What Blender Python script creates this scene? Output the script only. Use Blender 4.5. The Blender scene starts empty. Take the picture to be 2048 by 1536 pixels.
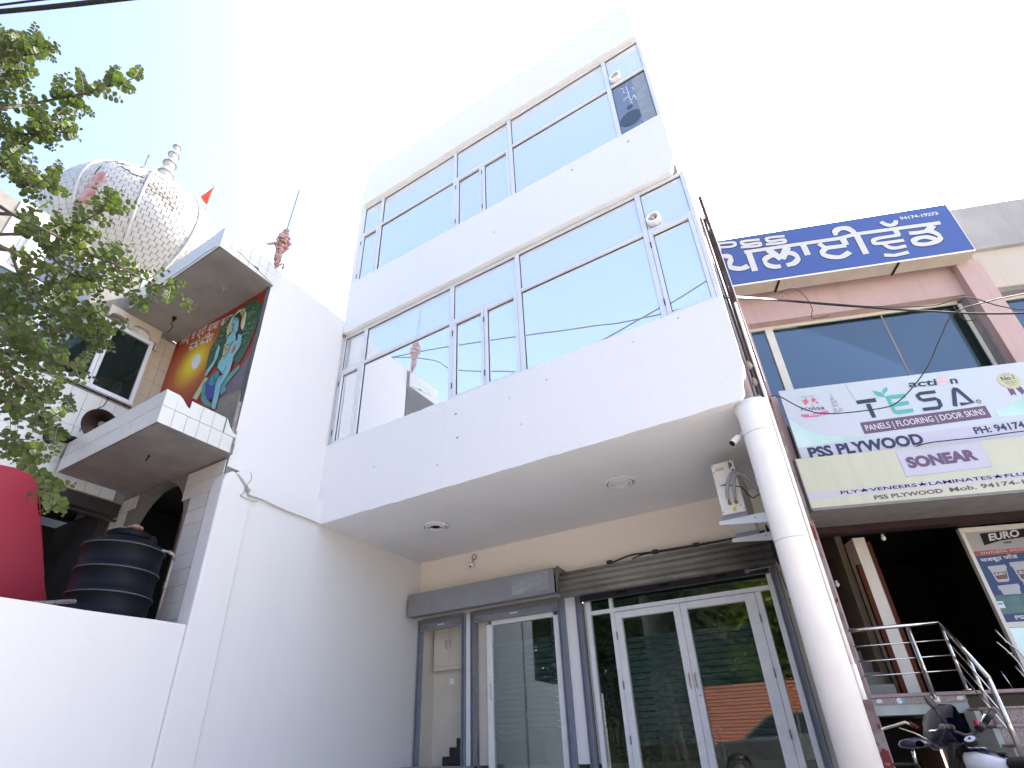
import bpy, math, random
from mathutils import Vector, Matrix, noise
R = math.radians
sc = bpy.context.scene
col = sc.collection
random.seed(7)

# ------------------------------------------------------------------ camera, sky, sun, exposure
cd = bpy.data.cameras.new('camera'); cam = bpy.data.objects.new('camera', cd); col.objects.link(cam)
cd.sensor_width = 36.0; cd.lens = 36.0 * 1096.8 / 2048
cd.shift_x = (1024 - 994.68) / 2048; cd.shift_y = (866.22 - 768) / 2048
cd.clip_start = 0.05; cd.clip_end = 2000
cam.matrix_world = Matrix(((0.85066, 0.2821, 0.44362, 0), (0.52502, -0.41232, -0.74454, 0),
                           (-0.02712, 0.86626, -0.49885, 1.0), (0, 0, 0, 1)))
sc.camera = cam
SUN_EL, SUN_AZ = 46.0, 30.0          # degrees; azimuth from +Y towards +X (behind the buildings)
world = bpy.data.worlds.new('World'); sc.world = world; world.use_nodes = True
wn = world.node_tree; wn.nodes.clear()
wo = wn.nodes.new('ShaderNodeOutputWorld'); wb = wn.nodes.new('ShaderNodeBackground'); ws = wn.nodes.new('ShaderNodeTexSky')
ws.sky_type = 'NISHITA'; ws.sun_disc = False; ws.sun_elevation = R(SUN_EL); ws.sun_rotation = R(SUN_AZ)
ws.air_density = 0.85; ws.dust_density = 5.0; ws.ozone_density = 0.2; ws.altitude = 200
wb.inputs[1].default_value = 0.15
wn.links.new(ws.outputs[0], wb.inputs[0]); wn.links.new(wb.outputs[0], wo.inputs[0])
sl = bpy.data.lights.new('sun', 'SUN'); sun = bpy.data.objects.new('sun', sl); col.objects.link(sun)
sl.energy = 3.2; sl.angle = R(0.6); sl.color = (1.0, 0.94, 0.85)
sun.rotation_euler = (R(90 - SUN_EL), 0, R(180 - SUN_AZ))
vs = sc.view_settings; vs.view_transform = 'Standard'; vs.look = 'None'; vs.gamma = 1.0; vs.use_curve_mapping = False
vs.exposure = 2.32

# ------------------------------------------------------------------ materials
MATS = {}
def pm(name, c, rough=0.6, metal=0.0, var=0.0, scale=3.0, c2=None, bump=0.0, bscale=40.0, spec=0.5, streak=0.0, spots=None, tr=0.0, emit=None):
    """procedural Principled: base colour varied by noise, optional streaks, speckles and bump"""
    if name in MATS: return MATS[name]
    m = bpy.data.materials.new(name); m.use_nodes = True; MATS[name] = m
    nt = m.node_tree; N = nt.nodes; L = nt.links
    b = N['Principled BSDF']; b.inputs['Roughness'].default_value = rough; b.inputs['Metallic'].default_value = metal
    b.inputs['Specular IOR Level'].default_value = spec
    b.inputs['Base Color'].default_value = (*c, 1)
    tc = N.new('ShaderNodeTexCoord')
    last = None
    def mixin(prev, colr, fac):
        x = N.new('ShaderNodeMix'); x.data_type = 'RGBA'
        L.new(fac, x.inputs[0])
        if prev is None: x.inputs[6].default_value = (*c, 1)
        else: L.new(prev, x.inputs[6])
        x.inputs[7].default_value = (*colr, 1)
        return x.outputs[2]
    def nz(s, det=5.0, stretch=None, lo=0.35, hi=0.7, amt=1.0):
        t = N.new('ShaderNodeTexNoise'); t.inputs['Scale'].default_value = s; t.inputs['Detail'].default_value = det
        if stretch:
            mp = N.new('ShaderNodeMapping'); mp.inputs['Scale'].default_value = stretch
            L.new(tc.outputs['Object'], mp.inputs[0]); L.new(mp.outputs[0], t.inputs['Vector'])
        else: L.new(tc.outputs['Object'], t.inputs['Vector'])
        r = N.new('ShaderNodeMapRange'); r.inputs[1].default_value = lo; r.inputs[2].default_value = hi
        r.inputs[3].default_value = 0; r.inputs[4].default_value = amt
        L.new(t.outputs[0], r.inputs[0]); return r.outputs[0]
    if var > 0:
        d = c2 if c2 else tuple(v * 0.62 for v in c)
        last = mixin(last, d, nz(scale, amt=var))
    if streak > 0:
        last = mixin(last, tuple(v * 0.55 for v in c), nz(1.0, 4, (7, 7, 0.5), 0.5, 0.85, streak))
    if spots:
        last = mixin(last, spots[0], nz(spots[1], 2, None, spots[2], spots[2] + 0.02, 1.0))
    if last is not None: L.new(last, b.inputs['Base Color'])
    if bump > 0:
        t = N.new('ShaderNodeTexNoise'); t.inputs['Scale'].default_value = bscale; t.inputs['Detail'].default_value = 4
        L.new(tc.outputs['Object'], t.inputs['Vector'])
        bp = N.new('ShaderNodeBump'); bp.inputs['Strength'].default_value = bump; bp.inputs['Distance'].default_value = 0.01
        L.new(t.outputs[0], bp.inputs['Height']); L.new(bp.outputs[0], b.inputs['Normal'])
    if emit:
        b.inputs['Emission Color'].default_value = (*emit[0], 1); b.inputs['Emission Strength'].default_value = emit[1]
    if tr: b.inputs['Transmission Weight'].default_value = tr
    return m

def glass(name, refl, tint, clear, gloss=(0.9, 0.95, 1.0), wob=0.02, wscale=1.2, rough=0.0):
    """window glass: part mirror (more so at grazing angles), rest a mix of see-through and a coloured film"""
    m = bpy.data.materials.new(name); m.use_nodes = True; MATS[name] = m
    nt = m.node_tree; N = nt.nodes; L = nt.links; N.clear()
    out = N.new('ShaderNodeOutputMaterial'); mx = N.new('ShaderNodeMixShader'); m2 = N.new('ShaderNodeMixShader')
    g = N.new('ShaderNodeBsdfGlossy'); g.inputs['Roughness'].default_value = rough; g.inputs['Color'].default_value = (*gloss, 1)
    d = N.new('ShaderNodeBsdfDiffuse'); d.inputs['Color'].default_value = (*tint, 1)
    t = N.new('ShaderNodeBsdfTransparent'); t.inputs['Color'].default_value = (0.85, 0.92, 0.92, 1)
    m2.inputs[0].default_value = clear
    L.new(d.outputs[0], m2.inputs[1]); L.new(t.outputs[0], m2.inputs[2])
    lw = N.new('ShaderNodeFresnel'); lw.inputs['IOR'].default_value = 1.5
    mr = N.new('ShaderNodeMapRange'); mr.inputs[1].default_value = 0.04; mr.inputs[2].default_value = 1.0
    mr.inputs[3].default_value = refl; mr.inputs[4].default_value = 1.0
    L.new(lw.outputs[0], mr.inputs[0]); L.new(mr.outputs[0], mx.inputs[0])
    L.new(m2.outputs[0], mx.inputs[1]); L.new(g.outputs[0], mx.inputs[2]); L.new(mx.outputs[0], out.inputs[0])
    if wob:
        tc = N.new('ShaderNodeTexCoord'); nz = N.new('ShaderNodeTexNoise'); nz.inputs['Scale'].default_value = wscale; nz.inputs['Detail'].default_value = 1
        bp = N.new('ShaderNodeBump'); bp.inputs['Strength'].default_value = wob; bp.inputs['Distance'].default_value = 0.1
        L.new(tc.outputs['Object'], nz.inputs['Vector']); L.new(nz.outputs[0], bp.inputs['Height'])
        L.new(bp.outputs[0], g.inputs['Normal'])
    return m

W = pm('white_plaster', (0.79, 0.79, 0.785), 0.75, var=0.10, scale=1.3, c2=(0.76, 0.755, 0.74), bump=0.25, bscale=18, streak=0.06, spots=((0.45, 0.43, 0.40), 22.0, 0.80))
WL = pm('party_wall_plaster', (0.71, 0.70, 0.69), 0.75, var=0.14, scale=0.9, c2=(0.63, 0.625, 0.62), bump=0.35, bscale=9, streak=0.05)
SOF = pm('soffit_paint', (0.80, 0.80, 0.80), 0.8, var=0.2, scale=0.8, bump=0.2, bscale=25)
CREAM = pm('shop_wall_cream', (0.82, 0.76, 0.67), 0.8, var=0.15, scale=1.1, bump=0.2, bscale=25)
CEM = pm('bare_cement', (0.30, 0.27, 0.24), 0.95, var=0.7, scale=14, c2=(0.16, 0.14, 0.12), bump=0.9, bscale=60)
ALU = pm('painted_aluminium', (0.72, 0.74, 0.76), 0.35, metal=0.15, var=0.12, scale=6, bump=0.05)
ALUD = pm('door_frame_paint', (0.80, 0.81, 0.82), 0.5, var=0.35, scale=9, c2=(0.62, 0.63, 0.64), bump=0.2, bscale=60)
RUB = pm('black_rubber', (0.009, 0.009, 0.010), 0.6, spec=0.25)
FILM = glass('mirror_film_glass', 0.78, (0.66, 0.71, 0.76), 0.0, (0.97, 0.98, 0.99), 0.006)
FILM2 = glass('hazy_film_glass', 0.60, (0.66, 0.71, 0.76), 0.0, (0.96, 0.98, 0.99), 0.01, rough=0.03)
FILM3 = glass('dull_glass', 0.22, (0.15, 0.18, 0.23), 0.25, (0.8, 0.9, 1.0), 0.004)
DOORG = glass('shop_door_glass', 0.12, (0.02, 0.05, 0.05), 0.92, (0.95, 1.0, 0.97), 0.0025)
GREYM = pm('grey_shutter_paint', (0.29, 0.30, 0.32), 0.38, metal=0.35, var=0.3, scale=5, bump=0.15, bscale=14)
GREYG = pm('grey_guide_paint', (0.25, 0.28, 0.34), 0.5, metal=0.1, var=0.4, scale=9, c2=(0.16, 0.17, 0.20), bump=0.2)
SHUT = pm('oily_shutter_steel', (0.29, 0.27, 0.225), 0.42, metal=0.15, var=0.9, scale=1.3, c2=(0.09, 0.09, 0.085), streak=0.0)
BARM = pm('shutter_bottom_bar', (0.055, 0.058, 0.07), 0.35, metal=0.4, var=0.5, scale=6, bump=0.2)
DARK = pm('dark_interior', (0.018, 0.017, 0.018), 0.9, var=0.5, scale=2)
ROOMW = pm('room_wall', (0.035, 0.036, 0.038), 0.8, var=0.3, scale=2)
FROST = pm('frosted_vinyl', (0.13, 0.19, 0.19), 0.6)
FROST.node_tree.nodes['Principled BSDF'].inputs['Alpha'].default_value = 0.6
LAMP = pm('downlight_glow', (1, 1, 1), 0.5, emit=((1.0, 0.96, 0.88), 5.0))
TILE = pm('white_glazed_tile', (0.62, 0.63, 0.60), 0.3, var=0.25, scale=5, c2=(0.50, 0.53, 0.50), spots=((0.22, 0.22, 0.21), 30, 0.80))
TILEC = pm('cream_glazed_tile', (0.52, 0.46, 0.36), 0.3, var=0.3, scale=4, c2=(0.42, 0.36, 0.28))
GROUT = pm('tile_joint', (0.22, 0.215, 0.20), 0.95, var=0.6, scale=9)
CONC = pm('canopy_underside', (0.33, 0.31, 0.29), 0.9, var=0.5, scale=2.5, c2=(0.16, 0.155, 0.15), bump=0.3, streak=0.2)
CONCD = pm('blackish_concrete', (0.05, 0.045, 0.045), 0.95, var=0.8, scale=2, c2=(0.02, 0.018, 0.018), bump=0.3)  # near-black mottled concrete of the open ground floor
REDB = pm('crimson_flex_banner', (0.36, 0.006, 0.03), 0.5, var=0.15, scale=2)
TANK = pm('black_plastic_tank', (0.004, 0.005, 0.009), 0.5, var=0.3, scale=4, spec=0.15, spots=((0.45, 0.45, 0.45), 20, 0.82))
PIPE = pm('galvanised_pipe', (0.35, 0.33, 0.32), 0.5, metal=0.5, var=0.7, scale=14, c2=(0.16, 0.10, 0.08))
PVC = pm('white_pvc', (0.86, 0.85, 0.83), 0.4, var=0.12, scale=4)
MAROON = pm('peeling_maroon_paint', (0.16, 0.11, 0.11), 0.9, var=1.0, scale=7, c2=(0.30, 0.26, 0.26), spots=((0.16, 0.03, 0.03), 6, 0.60), bump=0.6, bscale=40)
WIRE = pm('black_cable', (0.015, 0.015, 0.016), 0.6)
PINK = pm('pink_emulsion', (0.50, 0.36, 0.33), 0.8, var=0.35, scale=1.6, c2=(0.40, 0.28, 0.26), bump=0.25, streak=0.35)
BEIGE = pm('beige_emulsion', (0.52, 0.46, 0.38), 0.8, var=0.3, scale=1.5, c2=(0.52, 0.44, 0.36), bump=0.25, streak=0.2)
GREYP = pm('weathered_grey_parapet', (0.33, 0.32, 0.31), 0.9, var=0.7, scale=1.8, c2=(0.43, 0.42, 0.40), bump=0.3, streak=0.25)
SHADE = pm('grey_lintel', (0.26, 0.25, 0.24), 0.9, var=0.5, scale=4)
PFRAME = pm('cream_window_frame', (0.66, 0.64, 0.56), 0.45, var=0.15, scale=5)
BGLASS = glass('sky_tint_glass', 0.14, (0.05, 0.08, 0.11), 0.45, (0.62, 0.74, 0.88), 0.002)  # blue of the mirrored sky put into the glass colour
DGLASS = glass('dark_green_glass', 0.05, (0.012, 0.03, 0.03), 0.7, (0.8, 1, 0.95), 0.0)
SIGNB = pm('blue_sign_vinyl', (0.058, 0.105, 0.31), 0.45, var=0.15, scale=1.5, c2=(0.07, 0.12, 0.34), spec=0.3)
SIGNW = pm('sign_letter_white', (0.58, 0.58, 0.56), 0.4)
NAVY = pm('sign_navy', (0.018, 0.025, 0.065), 0.4)
TESAB = pm('flex_pale', (0.52, 0.54, 0.60), 0.35, var=0.7, scale=0.9, c2=(0.44, 0.57, 0.55))
MINT = pm('flex_mint', (0.34, 0.55, 0.47), 0.35, var=0.8, scale=1.6, c2=(0.58, 0.74, 0.72))
TEAL = pm('print_teal', (0.08, 0.40, 0.33), 0.4)
PURP = pm('print_purple', (0.12, 0.065, 0.125), 0.4)
PINKP = pm('print_pink', (0.55, 0.12, 0.28), 0.4)
REDP = pm('print_red', (0.62, 0.10, 0.12), 0.4)
GREYPR = pm('print_grey', (0.36, 0.36, 0.38), 0.4)
GOLD = pm('print_gold', (0.50, 0.48, 0.30), 0.4)
YEL = pm('aged_yellow_flex', (0.52, 0.52, 0.38), 0.35, var=0.5, scale=1.2, c2=(0.56, 0.55, 0.42), streak=0.25)
LILAC = pm('print_pale_lilac', (0.49, 0.48, 0.56), 0.4)
STEEL = pm('stainless_steel', (0.62, 0.60, 0.57), 0.16, metal=1.0)
GRAN = pm('pink_granite', (0.34, 0.26, 0.24), 0.35, var=1.0, scale=90, c2=(0.20, 0.17, 0.17), spots=((0.07, 0.06, 0.06), 70, 0.58))
NOSE = pm('granite_nosing', (0.24, 0.15, 0.14), 0.3, var=0.9, scale=70, c2=(0.34, 0.26, 0.25))
CEMW = pm('platform_wash', (0.42, 0.45, 0.42), 0.9, var=0.6, scale=4, bump=0.3)
BRNW = pm('brown_door_trim', (0.085, 0.02, 0.010), 0.7, spec=0.15, var=0.4, scale=7)
IVORY = pm('ivory_paint', (0.62, 0.58, 0.50), 0.6, var=0.2, scale=3, bump=0.1)

# ------------------------------------------------------------------ mesh building
FR = Matrix.Translation((0.0, 9.62, 0.0)) @ Matrix.Rotation(R(21), 4, 'Z')      # frame of the terrace on the right
BASE = {}
def P2(*a): return [tuple(map(float, q)) for q in a]
class MB:
    def __init__(s): s.v = []; s.f = []
    def add(s, vs, fs):
        n = len(s.v); s.v += [tuple(v) for v in vs]; s.f += [tuple(i + n for i in f) for f in fs]; return s
    def box(s, x0, x1, y0, y1, z0, z1):
        if x0 > x1: x0, x1 = x1, x0
        if y0 > y1: y0, y1 = y1, y0
        if z0 > z1: z0, z1 = z1, z0
        return s.add([(x0, y0, z0), (x1, y0, z0), (x1, y1, z0), (x0, y1, z0), (x0, y0, z1), (x1, y0, z1), (x1, y1, z1), (x0, y1, z1)],
                     [(0, 3, 2, 1), (4, 5, 6, 7), (0, 1, 5, 4), (1, 2, 6, 5), (2, 3, 7, 6), (3, 0, 4, 7)])
    def beam(s, p, q, w, h, up=(0, 0, 1)):
        p = Vector(p); q = Vector(q); d = (q - p).normalized(); u = Vector(up)
        r = d.cross(u).normalized() * w / 2; t = r.cross(d).normalized() * h / 2
        return s.add([p - r - t, p + r - t, p + r + t, p - r + t, q - r - t, q + r - t, q + r + t, q - r + t],
                     [(0, 1, 2, 3), (7, 6, 5, 4), (0, 4, 5, 1), (1, 5, 6, 2), (2, 6, 7, 3), (3, 7, 4, 0)])
    def prism(s, pts, fn, a, b):
        """polygon pts (2-D) extruded between offsets a and b; fn(p, q, off) -> 3-D"""
        n = len(pts)
        s.add([fn(p[0], p[1], a) for p in pts] + [fn(p[0], p[1], b) for p in pts],
              [tuple(range(n)), tuple(range(2 * n - 1, n - 1, -1))] + [(i, i + n, (i + 1) % n + n, (i + 1) % n) for i in range(n)])
        return s
    def tube(s, path, r, seg=8, cap=True):
        path = [Vector(p) for p in path]; n = len(path); rs = r if isinstance(r, (list, tuple)) else [r] * n
        ref = Vector((0.31, 0.22, 0.92)); vs = []; prev = None
        for i, p in enumerate(path):
            d = (path[min(i + 1, n - 1)] - path[max(i - 1, 0)])
            d = d.normalized() if d.length > 1e-9 else Vector((0, 0, 1))
            if prev is None:
                a = d.cross(ref)
                if a.length < 0.1: a = d.cross(Vector((1, 0, 0)))
            else: a = prev - d * prev.dot(d)
            a.normalize(); prev = a; b = d.cross(a)
            for k in range(seg):
                t = 2 * math.pi * k / seg
                vs.append(p + (a * math.cos(t) + b * math.sin(t)) * rs[i])
        fs = [(i * seg + k, i * seg + (k + 1) % seg, (i + 1) * seg + (k + 1) % seg, (i + 1) * seg + k) for i in range(n - 1) for k in range(seg)]
        if cap: fs += [tuple(range(seg - 1, -1, -1)), tuple((n - 1) * seg + k for k in range(seg))]
        return s.add(vs, fs)
    def lathe(s, prof, c, seg=24, ax=None):
        """prof: (radius, height) list round the axis ax through c"""
        M = Matrix.Identity(3) if ax is None else Vector((0, 0, 1)).rotation_difference(Vector(ax)).to_matrix()
        c = Vector(c); vs = []
        for r, h in prof:
            for k in range(seg):
                t = 2 * math.pi * k / seg; vs.append(c + M @ Vector((r * math.cos(t), r * math.sin(t), h)))
        n = len(prof)
        fs = [(i * seg + k, i * seg + (k + 1) % seg, (i + 1) * seg + (k + 1) % seg, (i + 1) * seg + k) for i in range(n - 1) for k in range(seg)]
        fs += [tuple(range(seg - 1, -1, -1)), tuple((n - 1) * seg + k for k in range(seg))]
        return s.add(vs, fs)
    def ribbon(s, pts, w, fn, off, smooth=True, aniso=None):
        """flat stroke of width w along 2-D pts, lifted off; fn(p, q, off) -> 3-D"""
        if smooth and len(pts) > 2: pts = cat(pts, 5)
        n = len(pts); L_ = []; R_ = []
        for i in range(n):
            a = pts[max(i - 1, 0)]; b = pts[min(i + 1, n - 1)]
            dx, dy = b[0] - a[0], b[1] - a[1]; l = math.hypot(dx, dy) or 1; ww = w * (abs(dx / l) * aniso[1] + abs(dy / l) * aniso[0]) / math.hypot(dx / l, dy / l) if aniso else w
            nx, ny = -dy / l * ww / 2, dx / l * ww / 2
            L_.append((pts[i][0] + nx, pts[i][1] + ny)); R_.append((pts[i][0] - nx, pts[i][1] - ny))
        s.add([fn(p[0], p[1], off) for p in L_] + [fn(p[0], p[1], off) for p in R_],
              [(i, i + 1, n + i + 1, n + i) for i in range(n - 1)])
        return s
def cat(p, k):
    """Catmull-Rom through 2-D or 3-D points"""
    out = []; n = len(p)
    for i in range(n - 1):
        a, b, c, d = p[max(i - 1, 0)], p[i], p[i + 1], p[min(i + 2, n - 1)]
        for j in range(k):
            t = j / k
            out.append(tuple(0.5 * (2 * b[q] + (c[q] - a[q]) * t + (2 * a[q] - 5 * b[q] + 4 * c[q] - d[q]) * t * t + (3 * b[q] - a[q] - 3 * c[q] + d[q]) * t ** 3) for q in range(len(b))))
    out.append(tuple(p[-1])); return out

def mkobj(name, me, parent):
    o = bpy.data.objects.new(name, me); col.objects.link(o)
    if parent is not None: o.parent = parent
    return o
def put(name, mb, mat, parent=None, smooth=False, label=None, bev=0.0, kind=None):
    """MB -> one mesh object; vertices are in the frame of the thing that parent belongs to"""
    base = BASE.get(parent.name, (0, 0, 0)) if parent is not None else (0, 0, 0)
    me = bpy.data.meshes.new(name)
    me.from_pydata([(v[0] - base[0], v[1] - base[1], v[2] - base[2]) for v in mb.v], [], mb.f)
    me.materials.append(mat); me.update()
    if smooth: me.shade_smooth()
    o = mkobj(name, me, parent); BASE[o.name] = base
    if bev > 0:
        md = o.modifiers.new('bevel', 'BEVEL'); md.width = bev; md.segments = 2; md.limit_method = 'ANGLE'; md.angle_limit = R(40)
    if label: o['label'] = label
    if kind: o['kind'] = kind
    return o
def tag(o, label, cat_, group=None):
    o['label'] = label; o['category'] = cat_
    if group: o['group'] = group
    return o
def thing(name, label, cat_, loc=(0, 0, 0), frame=None, group=None):
    """Empty at the thing's base; frame=FR puts it in the right-hand terrace's frame"""
    o = bpy.data.objects.new(name, None); col.objects.link(o); o.empty_display_size = 0.2
    if frame is None: o.location = loc
    else: o.matrix_world = frame @ Matrix.Translation(loc)
    BASE[o.name] = tuple(loc); return tag(o, label, cat_, group)
def struct(name, mb, mat, smooth=False):
    o = put(name, mb, mat, None, smooth); o['kind'] = 'structure'; return o
def solo(name, mb, mat, label, cat_, smooth=False, group=None, frame=None, bev=0.0):
    """a thing that is one mesh; origin moved to its base"""
    xs = [v[0] for v in mb.v]; ys = [v[1] for v in mb.v]; zs = [v[2] for v in mb.v]
    b = ((min(xs) + max(xs)) / 2, (min(ys) + max(ys)) / 2, min(zs))
    me = bpy.data.meshes.new(name); me.from_pydata([(v[0] - b[0], v[1] - b[1], v[2] - b[2]) for v in mb.v], [], mb.f)
    me.materials.append(mat); me.update()
    if smooth: me.shade_smooth()
    o = mkobj(name, me, None)
    if frame is None: o.location = b
    else: o.matrix_world = frame @ Matrix.Translation(b)
    if bev > 0:
        md = o.modifiers.new('bevel', 'BEVEL'); md.width = bev; md.segments = 2; md.limit_method = 'ANGLE'
    BASE[o.name] = b
    return tag(o, label, cat_, group)
def pieces(name, me, parent, locs, rots=None):
    """alike pieces sharing one mesh, each an object of its own under parent"""
    base = BASE.get(parent.name, (0, 0, 0))
    for i, l in enumerate(locs):
        o = mkobj(name, me, parent); o.location = (l[0] - base[0], l[1] - base[1], l[2] - base[2])
        if rots: o.rotation_euler = rots[i]
def mesh_of(name, mb, mat, smooth=False):
    me = bpy.data.meshes.new(name); me.from_pydata(mb.v, [], mb.f); me.materials.append(mat); me.update()
    if smooth: me.shade_smooth()
    return me
def text(name, body, mat, parent, fn, off, p0, p1, h, bold=0.0, shear=0.0, fit=True, th=0.0):
    """flat lettering: baseline from p0 to p1 (2-D in fn's plane), capital height h"""
    c = bpy.data.curves.new(name, 'FONT'); c.body = body; c.offset = bold; c.shear = shear; c.resolution_u = 3
    t = bpy.data.objects.new(name, c); col.objects.link(t); bpy.context.view_layer.update()
    me = bpy.data.meshes.new_from_object(t.evaluated_get(bpy.context.evaluated_depsgraph_get()))
    bpy.data.objects.remove(t)
    xs = [v.co.x for v in me.vertices]; w = max(xs) - min(xs); x0 = min(xs)
    dx, dz = p1[0] - p0[0], p1[1] - p0[1]; L_ = math.hypot(dx, dz); sx = L_ / w; sy = h / 0.72
    ex, ez = dx / L_, dz / L_
    base = BASE.get(parent.name, (0, 0, 0))
    for v in me.vertices:
        a = (v.co.x - x0) * sx; b = v.co.y * sy
        q = fn(p0[0] + a * ex - b * ez, p0[1] + a * ez + b * ex, off)
        v.co = (q[0] - base[0], q[1] - base[1], q[2] - base[2])
    me.materials.clear(); me.materials.append(mat)
    o = mkobj(name, me, parent); BASE[o.name] = base; return o
def rough_rect(x0, x1, z0, z1, amp, step=0.12, seed=0):
    """rectangle outline whose edges wander a little, as hand-made plaster does"""
    rnd = random.Random(seed); pts = []
    def side(a, b):
        n = max(2, int(math.dist(a, b) / step))
        for i in range(n):
            t = i / n; j = (rnd.random() - 0.5) * amp if 0 < i else 0
            nx, nz = (b[1] - a[1]), -(b[0] - a[0]); l = math.hypot(nx, nz)
            pts.append((a[0] + (b[0] - a[0]) * t + nx / l * j, a[1] + (b[1] - a[1]) * t + nz / l * j))
    side((x0, z0), (x1, z0)); side((x1, z0), (x1, z1)); side((x1, z1), (x0, z1)); side((x0, z1), (x0, z0))
    return pts
XZ = lambda p, q, off: (p, off, q)          # a plane facing -Y at y = off
YZ = lambda p, q, off: (off, p, q)          # a plane facing +X at x = off
XY = lambda p, q, off: (p, q, off)

# outlines of the printed artwork, in metres on each sign
BLUE = [(62,[(-0.378,9.447),(-0.256,9.461),(-0.128,9.443),(-0.076,9.358),(-0.124,9.234),(-0.122,9.129),(-0.02,9.069),(0.08,9.056),(0.192,9.097)]),(100,[(0.283,9.468),(0.281,8.937)]),(52,[(0.207,9.476),(1.232,9.461),(1.981,9.447),(2.286,9.493),(3.759,9.443)]),(72,[(0.651,9.44),(0.821,9.142)]),(75,[(1.008,9.433),(0.827,9.141)]),(58,[(0.751,9.282),(0.602,9.25),(0.516,9.165),(0.546,9.036),(0.655,8.968),(0.76,8.963)]),(58,[(0.93,9.288),(1.056,9.24),(1.112,9.104),(1.01,8.987),(0.867,8.964)]),(95,[(1.297,9.423),(1.305,9.138)]),(55,[(1.578,9.394),(1.659,9.25),(2.024,9.234)]),(95,[(2.022,9.441),(2.028,9.248)]),(55,[(1.673,9.256),(1.566,9.149),(1.591,9.068),(1.714,8.988),(1.866,8.967),(2.033,9.055)]),(62,[(1.935,9.54),(1.952,9.634),(2.042,9.701),(2.175,9.687),(2.252,9.579),(2.28,9.455)]),(98,[(2.286,9.473),(2.285,8.94)]),(85,[(2.97,9.439),(2.969,9.286)]),(45,[(2.994,9.289),(2.634,9.292),(2.512,9.246),(2.552,9.16),(3.013,9.143)]),(45,[(2.652,9.136),(2.709,9.026),(2.811,8.978),(2.996,8.994)]),(45,[(2.563,8.846),(2.735,8.799),(2.98,8.828)]),(45,[(2.803,9.712),(2.868,9.616),(2.953,9.579),(3.033,9.618),(3.067,9.688)]),(62,[(3.608,9.404),(3.479,9.283)]),(52,[(3.158,9.297),(3.324,9.278),(3.488,9.276),(3.585,9.191),(3.611,9.072),(3.504,8.983),(3.32,8.958),(3.184,9.0),(3.15,9.082),(3.26,9.139),(3.409,9.131),(3.518,9.049)]),(34,[(-0.23,9.824),(0.045,9.798),(0.1,9.738),(0.019,9.684),(-0.241,9.71)]),(40,[(-0.214,9.804),(-0.226,9.597)]),(36,[(0.569,9.755),(0.278,9.776),(0.211,9.742),(0.281,9.675),(0.515,9.669),(0.56,9.628),(0.482,9.588),(0.176,9.621)]),(36,[(1.04,9.74),(0.761,9.764),(0.686,9.727),(0.747,9.658),(0.978,9.652),(1.023,9.606),(0.942,9.566),(0.646,9.594)])]
TESA = {'navy': [[(1.047,5.771),(1.341,5.781),(1.341,5.705),(1.052,5.702)],[(1.169,5.684),(1.237,5.687),(1.24,5.427),(1.178,5.423)]],'teal': [[(1.502,5.787),(1.551,5.797),(1.79,5.797),(1.781,5.725),(1.558,5.726),(1.55,5.657),(1.787,5.659),(1.79,5.591),(1.558,5.575),(1.555,5.511),(1.803,5.514),(1.796,5.448),(1.563,5.435),(1.514,5.465),(1.502,5.544)],[(1.349,5.932),(1.403,5.903),(1.465,5.873),(1.488,5.823),(1.494,5.775),(1.445,5.787),(1.392,5.811),(1.363,5.862)],[(1.496,5.828),(1.491,5.889),(1.517,5.933),(1.572,5.958),(1.583,5.936),(1.559,5.879),(1.521,5.858)]],'purple': [[(0.975,5.361),(2.797,5.42),(2.801,5.207),(0.977,5.153)]],'pink': [[(0.168,5.652),(0.193,5.626),(0.294,5.619),(0.418,5.632),(0.591,5.652),(0.578,5.62),(0.606,5.593),(0.558,5.582),(0.396,5.559),(0.218,5.566),(0.155,5.597),(0.179,5.617)]],'red': [[(0.268,5.887),(0.32,5.918),(0.35,5.852),(0.284,5.792)],[(0.395,5.884),(0.444,5.923),(0.467,5.881),(0.423,5.833)],[(0.379,5.817),(0.387,5.815),(0.411,5.682),(0.403,5.683)],[(0.448,5.837),(0.498,5.822),(0.466,5.796)]],'grey': [[(0.732,5.973),(0.733,5.926),(0.697,5.901)],[(0.696,5.885),(0.743,5.894),(0.745,5.839),(0.692,5.824)],[(0.692,5.816),(0.77,5.824),(0.769,5.774),(0.686,5.748)],[(0.686,5.737),(0.767,5.748),(0.765,5.714),(0.684,5.703)],[(0.683,5.68),(0.72,5.683),(0.718,5.6),(0.775,5.69),(0.819,5.623),(0.759,5.602),(0.661,5.589)]]}
TESA_S = [(2.23,5.767),(2.006,5.768),(1.952,5.737),(1.967,5.665),(2.006,5.637),(2.186,5.641),(2.213,5.608),(2.207,5.513),(2.16,5.472),(1.939,5.472)]
TESA_A = [(2.397,5.466),(2.488,5.75),(2.515,5.785),(2.536,5.776),(2.656,5.498),(2.48,5.492)]
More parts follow.
